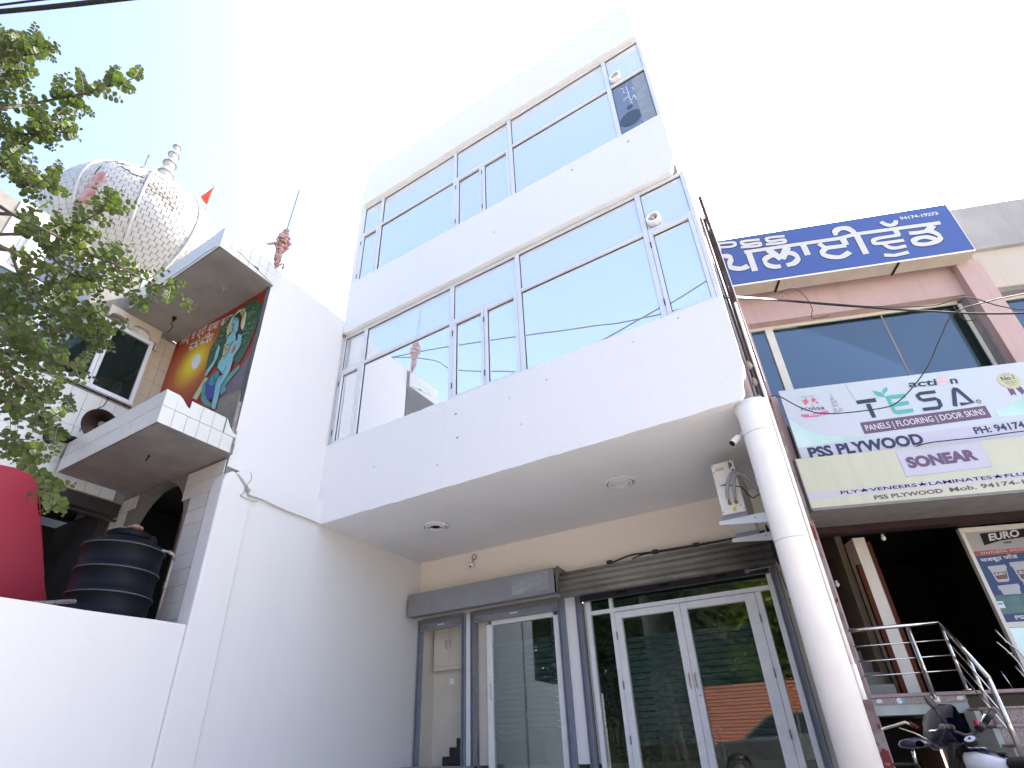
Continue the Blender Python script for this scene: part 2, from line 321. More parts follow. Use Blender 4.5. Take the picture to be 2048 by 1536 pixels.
MURAL = [('mural_sky',[(-8.81,7.597),(-6.276,7.466),(-6.306,6.921),(-6.322,6.233),(-6.33,5.879),(-6.664,6.08)]),('feather',[(-7.108,7.303),(-6.782,7.358),(-6.567,7.338),(-6.381,7.116),(-6.33,6.864),(-6.388,6.588),(-6.456,6.292),(-6.579,6.06),(-6.882,6.251),(-7.268,6.283),(-7.481,6.305),(-7.521,6.523),(-7.537,6.771),(-7.436,6.919),(-7.365,7.155),(-7.24,7.24)]),('halo_rim',[(-7.119,6.791),(-7.192,7.037),(-7.142,7.211),(-6.981,7.313),(-6.842,7.28),(-6.728,7.114),(-6.7,6.889),(-6.716,6.742),(-6.858,6.672)]),('halo',[(-7.082,6.809),(-7.133,6.991),(-7.102,7.155),(-6.954,7.263),(-6.854,7.249),(-6.776,7.12),(-6.755,6.933),(-6.77,6.785),(-6.889,6.703)]),('hair',[(-7.01,6.88),(-7.088,7.112),(-7.042,7.234),(-6.938,7.246),(-6.825,7.091),(-6.803,6.886),(-6.697,6.716),(-6.723,6.51),(-6.808,6.581),(-6.917,6.854),(-7.012,6.76),(-7.082,6.655),(-7.102,6.836)]),('skin',[(-7.043,6.913),(-7.088,7.112),(-7.02,7.169),(-6.899,7.092),(-6.865,6.951),(-6.843,6.819),(-6.896,6.758),(-6.808,6.581),(-6.654,6.545),(-6.652,6.412),(-6.765,6.266),(-6.752,6.164),(-6.765,5.965),(-6.848,5.859),(-6.904,5.788),(-6.875,5.596),(-6.877,5.354),(-6.988,5.415),(-7.014,5.648),(-7.045,5.843),(-7.022,6.006),(-6.909,5.976),(-7.137,6.213),(-7.136,6.326),(-7.036,6.399),(-7.087,6.605),(-7.081,6.774),(-6.997,6.839)]),('skin',[(-7.279,6.725),(-7.211,6.627),(-7.214,6.426),(-7.276,6.303),(-7.373,6.163),(-7.434,6.155),(-7.417,6.279),(-7.294,6.41),(-7.31,6.602)]),('skin',[(-6.76,6.56),(-6.787,6.707),(-6.684,6.642),(-6.665,6.516),(-6.686,6.394),(-6.765,6.266),(-6.849,6.335),(-6.768,6.398)]),('cloth',[(-6.829,6.491),(-6.771,6.531),(-6.751,6.406),(-6.79,6.342),(-6.852,6.344)]),('garland',[(-7.1,6.646),(-6.965,6.619),(-6.936,6.472),(-7.007,6.436),(-6.989,6.264),(-7.076,6.334)]),('cloth2',[(-7.117,6.156),(-7.024,6.07),(-7.06,5.942),(-7.042,5.78),(-7.035,5.595),(-7.167,5.621),(-7.291,5.782),(-7.351,5.993),(-7.326,6.096),(-7.223,6.102)]),('peacock',[(-7.223,6.102),(-7.11,6.137),(-7.035,6.043),(-7.058,5.879),(-7.158,5.871),(-7.276,5.964)]),('feather2',[(-6.899,5.832),(-6.776,5.938),(-6.567,6.024),(-6.528,5.96),(-6.666,5.848),(-6.789,5.743),(-6.73,5.631),(-6.852,5.587),(-6.914,5.762)]),('feather2',[(-7.378,5.738),(-7.437,5.995),(-7.407,6.112),(-7.291,5.782),(-7.073,5.534),(-6.974,5.484),(-7.064,5.457),(-7.256,5.586)]),('beam',[(-7.434,6.155),(-7.344,6.087),(-7.488,5.747),(-7.633,5.84)]),('ground',[(-6.908,5.548),(-6.364,5.506),(-6.288,5.096),(-6.512,5.105),(-6.84,5.333)]),('rock',[(-6.506,5.951),(-6.341,5.913),(-6.353,5.502),(-6.857,5.544),(-6.816,5.709),(-6.661,5.83)]),('sun',[(-7.992,6.601),(-8.02,6.753),(-7.965,6.817),(-7.865,6.801),(-7.759,6.694),(-7.731,6.578),(-7.782,6.48),(-7.875,6.484)])]
# ================================================================== SETTING
g = MB(); g.add([(-400, -400, 0), (400, -400, 0), (400, 400, 0), (-400, 400, 0)], [(0, 1, 2, 3)])
struct('ground', g, pm('dusty_ground', (0.42, 0.38, 0.33), 0.95, var=0.5, scale=0.4, c2=(0.20, 0.18, 0.16), bump=0.3))
g = MB(); g.add([(-60, -9.2, 0.006), (60, -9.2, 0.006), (60, -1.6, 0.006), (-60, -1.6, 0.006)], [(0, 1, 2, 3)])
struct('road', g, pm('asphalt', (0.07, 0.07, 0.072), 0.9, var=0.6, scale=1.2, c2=(0.12, 0.115, 0.11), bump=0.5))
g = MB()
for x in range(-60, 60, 3): g.box(x, x + 2.96, -1.6, -1.45, 0, 0.13)
struct('kerb', g, CEMW)
g = MB(); g.box(-60, 60, -1.44, 5.0, 0, 0.12)
struct('pavement', g, pm('paver_concrete', (0.46, 0.43, 0.40), 0.9, var=0.5, scale=2, bump=0.4))

# ================================================================== WHITE BUILDING
wbld = thing('white_building', 'three storey white plastered building with mirrored window bands above a recessed shop', 'building', (-3.2, 5.2, 0))
def wall(pts, y0, y1, mat, name='wall', parent=wbld, **k): return put(name, MB().prism(pts, XZ, y0, y1), mat, parent, **k)
chip = rough_rect(-6.30, -0.17, 7.61, 8.84, 0.016, 0.16, 3)
chip = [p for p in chip if not (p[0] > -0.45 and p[1] < 7.9)] + []
def chipped(x0, x1, z0, z1, seed, cut=None):
    p = rough_rect(x0, x1, z0, z1, 0.014, 0.15, seed)
    if cut:                                   # knocked-off lower right corner
        q = []
        done = False
        for a in p:
            if a[0] > x1 - cut[0] and a[1] < z0 + cut[1]:
                if not done: q += [(x1 - cut[0], z0), (x1 - cut[0] * .55, z0 + cut[1] * .25), (x1 - cut[0] * .5, z0 + cut[1] * .55), (x1 - .01, z0 + cut[1])]; done = True
            else: q.append(a)
        p = q
    return p
wall(chipped(-6.25, -0.235, 11.12, 12.20, 1), 5.20, 5.34, W, 'parapet')
wall(chipped(-6.29, -0.205, 7.61, 8.84, 2, (0.10, 0.22)), 5.20, 5.34, W, 'spandrel')
wall(chipped(-6.36, -0.15, 3.94, 5.29, 3, (0.12, 0.35)), 5.20, 5.34, W, 'spandrel')
put('wall', MB().box(-0.30, -0.215, 5.30, 5.345, 7.64, 7.90).box(-0.28, -0.175, 5.28, 5.35, 3.96, 4.32), CEM, wbld, label='bare broken cement at the chipped corners')
# small knocks and filled holes in the plaster
kn = MB()
for (x, z, s) in ((-1.62, 8.66, .03), (-.72, 8.62, .022), (-3.05, 8.20, .018), (-3.75, 5.0, .02), (-3.72, 4.62, .022), (-2.9, 4.95, .012), (-2.35, 5.02, .014), (-4.05, 4.30, .014), (-5.2, 4.6, .012), (-4.6, 8.45, .012), (-1.2, 5.1, .012), (-2.75, 4.5, .01), (-.65, 5.2, .012)):
    pts = [(x + s * math.cos(t) * random.uniform(.5, 1.3), z + .7 * s * math.sin(t) * random.uniform(.5, 1.3)) for t in [i * math.pi / 3.5 for i in range(7)]]
    kn.prism(pts, XZ, 5.197, 5.205)
put('plaster_chip', kn, CEM, wbld, kind='stuff')
# structure behind
bx = MB()
bx.prism([(-6.46, 5.34), (-6.30, 5.34), (-6.30, 12.0), (-6.46, 12.0)], XY, 7.8, 12.0)
put('side_wall', bx, W, wbld)
put('side_wall', MB().prism([(-0.30, 5.345), (-0.23, 5.345), (-0.50, 12.0), (-0.62, 12.0)], XY, 3.95, 12.05), MAROON, wbld, label='unpainted right side wall')
put('back_wall', MB().box(-6.46, -0.5, 12.0, 12.15, 0, 12.0), W, wbld)
put('roof', MB().box(-6.28, -0.36, 5.345, 11.99, 11.85, 12.0), CEM, wbld)
put('floor_slab', MB().box(-6.28, -0.36, 5.35, 11.99, 7.62, 7.78), CEM, wbld)
put('floor_slab', MB().box(-6.28, -0.62, 7.76, 11.99, 3.98, 4.10), CEM, wbld)
sof = put('soffit', MB().box(-6.27, -0.175, 5.342, 7.63, 3.945, 4.03), SOF, wbld)
def ring(x, y, open_):
    for r0, r1, d in ((.205, .175, .012), (.16, .125, .020), (.11, .085, .012)):
        put('ceiling_moulding', MB().lathe([(r0, 0), (r0, -d), (r1, -d - .004), (r1, 0)], (x, y, 3.944), 32), SOF, sof, smooth=False)
    if open_:
        put('light_hole', MB().lathe([(.06, 0), (.055, -.006)], (x + .01, y, 3.943), 9), RUB, sof)
    else: put('light_cover', MB().lathe([(.085, 0), (.07, -.008)], (x, y, 3.944), 24), SOF, sof)
ring(-4.88, 6.28, True); ring(-1.98, 6.39, False)
# column with joints
cl = put('column', MB().lathe([(.142, 0.1), (.142, 3.80), (.15, 3.86), (.165, 3.944)], (-.205, 5.37, 0), 40), PVC, wbld, smooth=True, label='round white column at the right corner')
for z in (2.52, 3.60): put('joint_ring', MB().lathe([(.1435, z), (.1435, z + .004)], (-.205, 5.37, 0), 40), SHADE, cl)
# shopfront wall
put('wall', MB().box(-6.24, -0.2, 7.63, 7.75, 2.90, 3.944), CREAM, wbld, label='cream wall above the shutters')
put('wall', MB().box(-0.545, -0.2, 7.63, 7.75, 0, 2.90), IVORY, wbld, label='narrow ivory wall right of the glass doors')
put('pipe', MB().tube([(-.46, 7.60, 0.6), (-.46, 7.60, 1.55), (-.475, 7.60, 1.9), (-.47, 7.60, 2.8)], .012), IVORY, wbld)
put('landing', MB().box(-6.3, -5.07, 6.9, 8.0, 0.70, 0.80).box(-5.069, -0.2, 6.9, 8.0, .46, .56), pm('landing_stone', (0.30, 0.32, 0.32), .4, var=.5, scale=8), wbld)
put('plinth', MB().box(-6.3, -0.2, 6.95, 7.9, 0, 0.459), CEMW, wbld)
put('post', MB().box(-5.225, -5.13, 7.60, 7.75, .8, 2.92), W, wbld)
put('post', MB().box(-3.46, -3.29, 7.60, 7.75, .8, 2.95), W, wbld)
put('reveal', MB().box(-6.20, -6.12, 7.66, 7.95, .8, 2.92), IVORY, wbld)
put('reveal', MB().box(-5.06, -4.86, 7.70, 7.78, .8, 2.9), IVORY, wbld)
put('reveal', MB().box(-3.195, -3.15, 7.66, 7.78, .8, 2.9), IVORY, wbld)
put('wall', MB().box(-6.2, -5.06, 7.95, 8.03, .8, 3.3), IVORY, wbld, label='ivory wall at the back of the narrow stair bay')
for (a, b) in ((-6.19, -6.13), (-5.30, -5.228), (-5.127, -5.07), (-3.575, -3.463), (-3.285, -3.20), (-0.628, -0.55)):
    put('shutter_guide', MB().box(a, a + .012, 7.565, 7.65, .56, 2.93).box(b - .012, b, 7.565, 7.65, .56, 2.93).box(a + .013, b - .013, 7.61, 7.65, .56, 2.93), GREYG, wbld)
cab = put('meter_cabinet', MB().box(-6.07, -5.40, 7.86, 7.949, 2.14, 2.87), IVORY, wbld, bev=.006)
for a in (-6.04, -5.72): put('cabinet_door', MB().box(a, a + .30, 7.845, 7.859, 2.20, 2.83), IVORY, cab, bev=.005)
for a in (-5.775, -5.69): put('handle', MB().tube([(a, 7.845, 2.46), (a, 7.80, 2.48), (a, 7.80, 2.58), (a, 7.845, 2.60)], .008), STEEL, cab)
put('switch', MB().box(-5.78, -5.70, 7.935, 7.949, 1.93, 2.02), PVC, wbld, bev=.004)
st = MB()
for k in range(3): st.box(-5.80 + .13 * k, -5.30, 7.80, 7.948, .80 + .12 * k, .92 + .12 * k)
put('black_tile_step', st, pm('black_granite', (.015, .015, .017), .15), wbld)

# ---- window bands
def window(zt, zb, ztr, panes_mat, casements, mull, x0=-6.30, x1=-0.20, yf=5.285):
    w = put('window_frame', MB().box(x0, x0 + .06, yf, yf + .07, zb, zt).box(x1 - .055, x1, yf, yf + .07, zb, zt)
            .box(x0 + .061, x1 - .056, yf, yf + .07, zt - .055, zt).box(x0 + .061, x1 - .056, yf, yf + .07, zb, zb + .05), ALU, wbld, bev=.004)
    for m in mull: put('mullion', MB().box(m - .035, m + .035, yf - .006, yf + .06, zb + .051, zt - .056), ALU, w, bev=.004)
    ed = [x0 + .06] + [e for m in mull for e in (m - .035, m + .035)] + [x1 - .055]
    for i in range(len(mull) + 1):
        a, b = ed[2 * i], ed[2 * i + 1]
        put('transom', MB().box(a + .001, b - .001, yf - .003, yf + .055, ztr - .03, ztr + .03), ALU, w, bev=.004)
        for row, (c, d) in enumerate(((ztr + .031, zt - .056), (zb + .051, ztr - .031))):
            cells = [(a, b, False)]
            if row == 1 and i in casements: 
                n = casements[i]; st_ = (b - a) / n; cells = [(a + st_ * k, a + st_ * (k + 1), True) for k in range(n)]
            for (p, q, sash) in cells:
                if sash:
                    s = .052; e = .004
                    sf = put('sash', MB().box(p + e, p + s, yf - .014, yf + .04, c, d).box(q - s, q - e, yf - .014, yf + .04, c, d)
                             .box(p + s + .001, q - s - .001, yf - .014, yf + .04, d - s, d).box(p + s + .001, q - s - .001, yf - .014, yf + .04, c, c + s), ALU, w, bev=.004)
                    put('hinge', MB().box(p - .004, p + .008, yf - .022, yf - .012, c + .18, c + .28).box(p - .004, p + .008, yf - .022, yf - .012, d - .28, d - .18), RUB, w)
                    p, q, c2, d2 = p + s, q - s, c + s, d - s
                else: c2, d2 = c, d
                t = .0035 * (hash((i, row)) % 5 - 2) * .3
                g = MB().add([(p, yf + .030 + t, c2), (q, yf + .030 - t, c2), (q, yf + .030 - t, d2), (p, yf + .030 + t, d2), (p, yf + .036 + t, c2), (q, yf + .036 - t, c2), (q, yf + .036 - t, d2), (p, yf + .036 + t, d2)],
                             [(0, 1, 2, 3), (7, 6, 5, 4), (0, 4, 5, 1), (2, 6, 7, 3), (1, 5, 6, 2), (0, 3, 7, 4)])
                put('pane', g, panes_mat(i, row), w)
                put('gasket', MB().box(p, p + .006, yf + .020, yf + .0285, c2, d2).box(q - .006, q, yf + .020, yf + .0285, c2, d2)
                    .box(p + .007, q - .007, yf + .020, yf + .0285, c2, c2 + .006).box(p + .007, q - .007, yf + .020, yf + .0285, d2 - .006, d2), RUB, w)
    return w
MU = [-5.76, -3.905, -2.70, -0.84]
w2 = window(11.13, 8.80, 10.27, lambda i, r: FILM3 if (i, r) == (4, 1) else (FILM2 if r == 0 else FILM), {2: 2, 0: 1}, MU)
w1 = window(7.60, 5.28, 6.80, lambda i, r: FILM2 if r == 0 else FILM, {2: 2, 0: 1, 4: 1}, [-5.80, -3.92, -2.71, -0.80], x0=-6.36, x1=-.15)
# scrawl and loudspeaker print behind the dull pane of the top floor
SCR = pm('white_scrawl', (.8, .8, .8), .6)
sb = MB()
for k, pl in enumerate(([(-.66, 10.13), (-.62, 10.05), (-.64, 9.98), (-.56, 9.92), (-.60, 9.84), (-.68, 9.80)], [(-.58, 10.12), (-.56, 9.8)], [(-.50, 10.0), (-.47, 9.93), (-.50, 9.92)], [(-.66, 9.76), (-.60, 9.82), (-.54, 9.70), (-.50, 9.78), (-.45, 9.66), (-.40, 9.72)], [(-.57, 9.82), (-.55, 9.60)], [(-.50, 9.80), (-.47, 9.62)])):
    sb.ribbon(pl, .008, XZ, 5.3135 - k * .0002)
put('scrawl', sb, SCR, w2, label='white scrawl rubbed on the dull pane')
put('pane_reflection', MB().box(-.47, -.27, 5.3118, 5.3125, 8.86, 10.2), pm('pale_reflected_strip', (.30, .34, .38), .5, var=.6, scale=6), w2)  # pale reflection painted as a strip on the dull pane
put('sticker', MB().lathe([(.17, 0), (.17, .002)], (-.62, 5.3120, 9.28), 28, (0, 1, 0)).lathe([(.05, 0), (.05, .002)], (-.60, 5.3120, 9.55), 20, (0, 1, 0)), pm('dark_speaker_print', (.05, .08, .12), .5), w2)
# exhaust fans in the top right cells
def exfan(x, z, lab):
    t = thing('exhaust_fan', lab, 'fan', (x, 5.29, z - .09), group='small exhaust fans in the right window cells')
    put('housing', MB().lathe([(.085, 0), (.095, -.02), (.095, -.085), (.062, -.09), (.060, -.02), (.060, 0)], (x, 5.315, z), 28, (0, 1, 0)), PVC, t, smooth=False)
    for k in range(4):
        a = k * math.pi / 2 + .4
        put('blade', MB().add([(x + .012 * math.cos(a), 5.25, z + .012 * math.sin(a)), (x + .055 * math.cos(a - .3), 5.245, z + .055 * math.sin(a - .3)), (x + .055 * math.cos(a + .5), 5.262, z + .055 * math.sin(a + .5))], [(0, 1, 2)]), IVORY, t)
    put('hub', MB().lathe([(.02, 0), (.02, -.03)], (x, 5.27, z), 16, (0, 1, 0)), IVORY, t)
    put('grille', MB().lathe([(.061, 0), (.061, .004)], (x, 5.285, z), 20, (0, 1, 0)), RUB, t)
exfan(-.695, 10.42, 'ivory exhaust fan in the upper right cell of the top floor window')
exfan(-.655, 6.96, 'ivory exhaust fan in the upper right cell of the first floor window')

# ---- glass shopfront
YD = 7.66
def bar(name, x0, x1, z0, z1, parent, y0=YD - .03, y1=YD + .03, mat=ALUD, bev=.004): return put(name, MB().box(x0, x1, y0, y1, z0, z1), mat, parent, bev=bev)
def pane(x0, x1, z0, z1, parent, y=YD): return put('pane', MB().box(x0, x1, y - .004, y + .004, z0, z1), DOORG, parent)
def frosted(x0, x1, z0, z1, parent, n, gap=.012):
    h = (z1 - z0) / n
    me = mesh_of('frosted_band', MB().box(0, x1 - x0, -.0012, 0, 0, h - gap), FROST)
    pieces('frosted_band', me, parent, [(x0, YD + .0055, z0 + h * k) for k in range(n)])
sf = put('shopfront_frame', MB().box(-3.15, -3.085, 7.62, 7.70, .56, 2.93).box(-.69, -.63, 7.62, 7.70, .56, 2.93).box(-3.084, -.691, 7.62, 7.70, 2.62, 2.675)
         .box(-2.79, -2.725, 7.62, 7.70, .56, 2.619).box(-2.79, -2.745, 7.62, 7.70, 2.676, 2.93).box(-.87, -.80, 7.62, 7.70, .56, 2.619), ALUD, wbld, bev=.004)
pane(-3.084, -2.791, .6, 2.619, sf); pane(-3.084, -2.791, 2.676, 2.93, sf); pane(-2.744, -.691, 2.676, 2.93, sf); pane(-.799, -.691, .6, 2.619, sf)
def leaf(x0, x1, sL, sR, lab, hx):
    d = put('door_leaf', MB().box(x0, x0 + sL, 7.615, 7.685, .58, 2.612).box(x1 - sR, x1, 7.615, 7.685, .58, 2.612).box(x0 + sL + .001, x1 - sR - .001, 7.615, 7.685, 2.525, 2.612)
            .box(x0 + sL + .001, x1 - sR - .001, 7.615, 7.685, .58, .70), ALUD, wbld, bev=.005, label=lab)
    pane(x0 + sL, x1 - sR, .70, 2.525, d)
    put('handle', MB().tube([(hx, 7.61, 1.58), (hx, 7.565, 1.60), (hx, 7.565, 1.74), (hx, 7.61, 1.76)], .009), STEEL, d)
    for z in (1.05, 1.68, 2.30):
        xx = x0 if hx > (x0 + x1) / 2 else x1
        put('hinge', MB().box(xx - .008, xx + .008, 7.60, 7.613, z - .05, z + .05), SHADE, d)
    frosted(x0 + sL + .002, x1 - sR - .002, .99, 2.275, d, 17)
    return d
leaf(-2.722, -1.816, .09, .095, 'left leaf of the glass door pair', -1.85)
leaf(-1.812, -.873, .08, .13, 'right leaf of the glass door pair', -1.775)
put('lock', MB().lathe([(.008, 0), (.008, -.006)], (-1.765, 7.614, 1.50), 12, (0, 1, 0)), RUB, sf)
sd = put('sliding_door_frame', MB().box(-4.855, -4.762, 7.62, 7.70, .56, 2.70).box(-3.68, -3.577, 7.62, 7.70, .56, 2.70).box(-4.761, -3.681, 7.62, 7.70, 2.685, 2.76), ALUD, wbld, bev=.004)
pane(-4.761, -3.681, .6, 2.684, sd); frosted(-4.757, -3.685, 1.10, 2.43, sd, 18)
put('handle', MB().box(-4.80, -4.785, 7.60, 7.619, 1.62, 1.85), STEEL, sd)
# ---- room behind the glass
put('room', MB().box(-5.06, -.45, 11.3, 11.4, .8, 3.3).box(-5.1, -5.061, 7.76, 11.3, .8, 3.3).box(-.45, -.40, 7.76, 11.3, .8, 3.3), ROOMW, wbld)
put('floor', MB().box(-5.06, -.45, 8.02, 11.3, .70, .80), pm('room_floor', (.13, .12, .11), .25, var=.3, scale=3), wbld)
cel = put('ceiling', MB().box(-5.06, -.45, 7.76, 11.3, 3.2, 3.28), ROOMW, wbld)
for (x, y) in ((-2.55, 8.75), (-2.35, 8.95), (-2.1, 8.9), (-1.35, 8.75), (-1.0, 8.55), (-3.8, 9.2), (-2.9, 10.0), (-1.6, 10.1)):
    put('downlight', MB().lathe([(.05, 0), (.05, .01)], (x, y, 3.185), 12), LAMP, cel)
put('partition', MB().box(-4.35, -4.2, 8.9, 9.0, .8, 3.2).box(-2.9, -2.8, 9.4, 11.2, .8, 3.2), pm('partition_white', (.45, .46, .48), .7), wbld)
dk = thing('reception_desk', 'dark wooden reception desk behind the sliding glass door', 'desk', (-4.0, 8.6, .8))
put('front_panel', MB().box(-4.35, -3.5, 8.45, 8.49, .8, 1.2), pm('desk_veneer', (.06, .045, .05), .4, var=.4, scale=6), dk)
put('top', MB().box(-4.42, -3.45, 8.35, 8.95, 1.2, 1.24), MATS['desk_veneer'], dk, bev=.004)
put('side_panel', MB().box(-4.35, -4.31, 8.492, 8.9, .8, 1.2).box(-3.54, -3.5, 8.492, 8.9, .8, 1.2), MATS['desk_veneer'], dk)
bk = thing('paint_bucket', 'white plastic bucket standing behind the narrow right side pane', 'bucket', (-.73, 8.0, .8))
put('body', MB().lathe([(.10, 0), (.12, .24), (.125, .24), (.125, .26)], (-.80, 8.05, .8), 24), PVC, bk, smooth=False)
put('handle', MB().tube([(-.92, 8.05, 1.03), (-.90, 8.0, .93), (-.80, 7.97, .90), (-.70, 8.0, .93), (-.68, 8.05, 1.03)], .004), STEEL, bk)
tb = thing('side_table', 'small pale table inside behind the left door leaf', 'table', (-2.2, 8.9, .8))
put('tabletop', MB().box(-2.5, -1.9, 8.7, 9.1, 1.16, 1.2), IVORY, tb, bev=.005)
for (x, y) in ((-2.47, 8.73), (-1.93, 8.73), (-2.47, 9.07), (-1.93, 9.07)): put('leg', MB().box(x - .02, x + .02, y - .02, y + .02, .8, 1.16), IVORY, tb)

# ---- shutter box and shutters
sbx = thing('shutter_box', 'smooth grey sheet metal shutter box above the sliding glass door, dented at its right end', 'shutter box', (-4.8, 7.63, 2.93))
put('cover', MB().box(-6.165, -5.672, 7.25, 7.262, 2.93, 3.295), GREYM, sbx, bev=.003)
put('cover', MB().box(-5.668, -3.44, 7.25, 7.262, 2.93, 3.295), GREYM, sbx, bev=.003, label='long front sheet with a dent')
put('cover', MB().box(-6.165, -3.44, 7.263, 7.629, 3.285, 3.295), GREYM, sbx, label='top sheet')
put('cover', MB().box(-6.165, -3.44, 7.263, 7.40, 2.93, 2.938), GREYM, sbx, label='folded bottom lip')
put('end_plate', MB().prism([(7.30, 2.94), (7.628, 2.94), (7.628, 3.32), (7.36, 3.34), (7.28, 3.28)], lambda p, q, o_: (o_, p, q), -3.435, -3.42), SHUT, sbx)
put('roll', MB().tube([(-6.1, 7.47, 3.10), (-3.45, 7.47, 3.10)], .13, 18), RUB, sbx)
dt = MB(); 
for k in range(7):
    for j in range(4):
        pass
dent = bpy.data.meshes.new('dent'); vs_ = []; fs_ = []
nx_, nz_ = 26, 14
for j in range(nz_ + 1):
    for i in range(nx_ + 1):
        x = -4.15 + .62 * i / nx_; z = 2.99 + .27 * j / nz_
        u_ = i / nx_; v_ = j / nz_
        e_ = min(u_, 1 - u_, v_, 1 - v_) * 4; e_ = min(1, e_)
        y = 7.2485 - e_ * (.006 + .010 * noise.noise(Vector((x * 5, z * 7, 2.0))) + .012 * math.exp(-((z - 3.06 - .25 * (x + 4.0)) / .02) ** 2))
        vs_.append((x + 4.8, y - 7.63, z - 2.93))
for j in range(nz_):
    for i in range(nx_):
        a_ = j * (nx_ + 1) + i; fs_.append((a_, a_ + 1, a_ + nx_ + 2, a_ + nx_ + 1))
dent.from_pydata(vs_, [], fs_); dent.materials.append(pm('rubbed_grey_paint', (0.27, 0.28, 0.30), 0.36, metal=0.35, var=0.9, scale=3.5, c2=(0.42, 0.44, 0.46))); dent.shade_smooth()
mkobj('dent', dent, sbx)
def shutbar(x0, x1, lab, big=False):
    t = thing('rolled_up_shutter', lab, 'shutter', ((x0 + x1) / 2, 7.58, 2.75), group='rolled up grey shutters of the left bays')
    put('bottom_bar', MB().box(x0, x1, 7.575, 7.60, 2.745, 2.86).box(x0, x1, 7.55, 7.574, 2.745, 2.757), GREYM, t, bev=.003)
    put('slat', MB().tube([(x0, 7.59, 2.885), (x1, 7.59, 2.885)], .022, 10), GREYM, t); put('slat', MB().tube([(x0, 7.59, 2.925), (x1, 7.59, 2.925)], .018, 10), GREYM, t)
    c = (x0 + x1) / 2
    put('pull_slot', MB().box(c - .07, c + .07, 7.565, 7.574, 2.80, 2.825), ALU, t, bev=.004)
    for s, x in ((1, x0 + .04), (-1, x1 - .04)):
        put('latch', MB().tube([(x - .05 * s, 7.555, 2.80), (x + .10 * s, 7.555, 2.80)], .011).tube([(x, 7.55, 2.80), (x, 7.53, 2.76)], .010).lathe([(.02, 0), (.02, .02)], (x + .06 * s, 7.55, 2.80), 10, (0, 1, 0)), GREYG, t)
shutbar(-6.12, -5.305, 'grey rolled up shutter over the narrow stair bay')
shutbar(-5.065, -3.58, 'grey rolled up shutter over the sliding glass door')
rs = thing('rolling_shutter', 'dark oily corrugated rolling shutter rolled up over the glass door pair', 'shutter', (-1.9, 7.45, 2.84))
cy, cz, r0 = 7.50, 3.03, .205
for k in range(6):                       # slats lying round the roll
    a0 = math.radians(205 - 26 * k); a1 = math.radians(205 - 26 * (k + 1)) + .04
    prof = []
    for j in range(7):
        a = a0 + (a1 - a0) * j / 6; rr = r0 + .024 * math.sin(math.pi * j / 6) ** 2
        prof.append((cy + rr * math.cos(a + .55), cz + rr * math.sin(a + .55)))
    m = MB(); n = len(prof); x0, x1 = -3.40 + .006 * (k % 2), -.52 - .006 * (k % 3)
    m.add([(x0, p[0], p[1]) for p in prof] + [(x1, p[0], p[1]) for p in prof] + [(x0, cy + (p[0] - cy) * .9, cz + (p[1] - cz) * .9) for p in prof] + [(x1, cy + (p[0] - cy) * .9, cz + (p[1] - cz) * .9) for p in prof],
          [(i, i + 1, n + i + 1, n + i) for i in range(n - 1)] + [(2 * n + i, 3 * n + i, 3 * n + i + 1, 2 * n + i + 1) for i in range(n - 1)] +
          [(i, 2 * n + i, 2 * n + i + 1, i + 1) for i in range(n - 1)] + [(n + i, n + i + 1, 3 * n + i + 1, 3 * n + i) for i in range(n - 1)])
    put('slat', m, SHUT, rs, smooth=True)
put('slat', MB().tube([(-3.28, 7.50, 2.97), (-.64, 7.50, 2.97)], .035, 12), SHUT, rs, smooth=True)
put('slat', MB().tube([(-3.28, 7.52, 2.915), (-.64, 7.52, 2.915)], .030, 12), SHUT, rs, smooth=True)
put('bottom_bar', MB().box(-3.195, -.635, 7.545, 7.575, 2.80, 2.905).box(-3.195, -.635, 7.515, 7.544, 2.80, 2.812), BARM, rs, bev=.004)
for x in (-2.55, -1.95, -1.2): put('pull_slot', MB().box(x - .07, x + .07, 7.535, 7.544, 2.845, 2.87), RUB, rs, bev=.003)
put('latch', MB().tube([(-.86, 7.52, 2.86), (-.60, 7.52, 2.87)], .012).lathe([(.03, 0), (.03, .03)], (-.88, 7.52, 2.86), 12, (0, 1, 0)), GREYG, rs)
put('side_plate', MB().box(-.515, -.50, 7.28, 7.628, 2.90, 3.32), RUB, rs); put('side_plate', MB().box(-3.418, -3.405, 7.30, 7.628, 2.95, 3.25), SHUT, rs)
solo('cable_bundle', MB().tube(cat([(-2.62, 7.40, 3.235), (-2.50, 7.42, 3.27), (-2.30, 7.44, 3.31), (-2.0, 7.45, 3.30), (-1.4, 7.46, 3.285), (-.9, 7.46, 3.28), (-.55, 7.46, 3.30)], 5), .014).tube(cat([(-2.3, 7.43, 3.25), (-2.1, 7.43, 3.285), (-1.6, 7.44, 3.27), (-.6, 7.44, 3.27)], 5), .01)
     .box(-2.66, -2.58, 7.38, 7.41, 3.22, 3.28).box(-2.0, -1.93, 7.43, 7.47, 3.27, 3.325).box(-1.45, -1.37, 7.43, 7.48, 3.265, 3.31), WIRE, 'black cable bundle taped along the top of the corrugated shutter', 'cable')

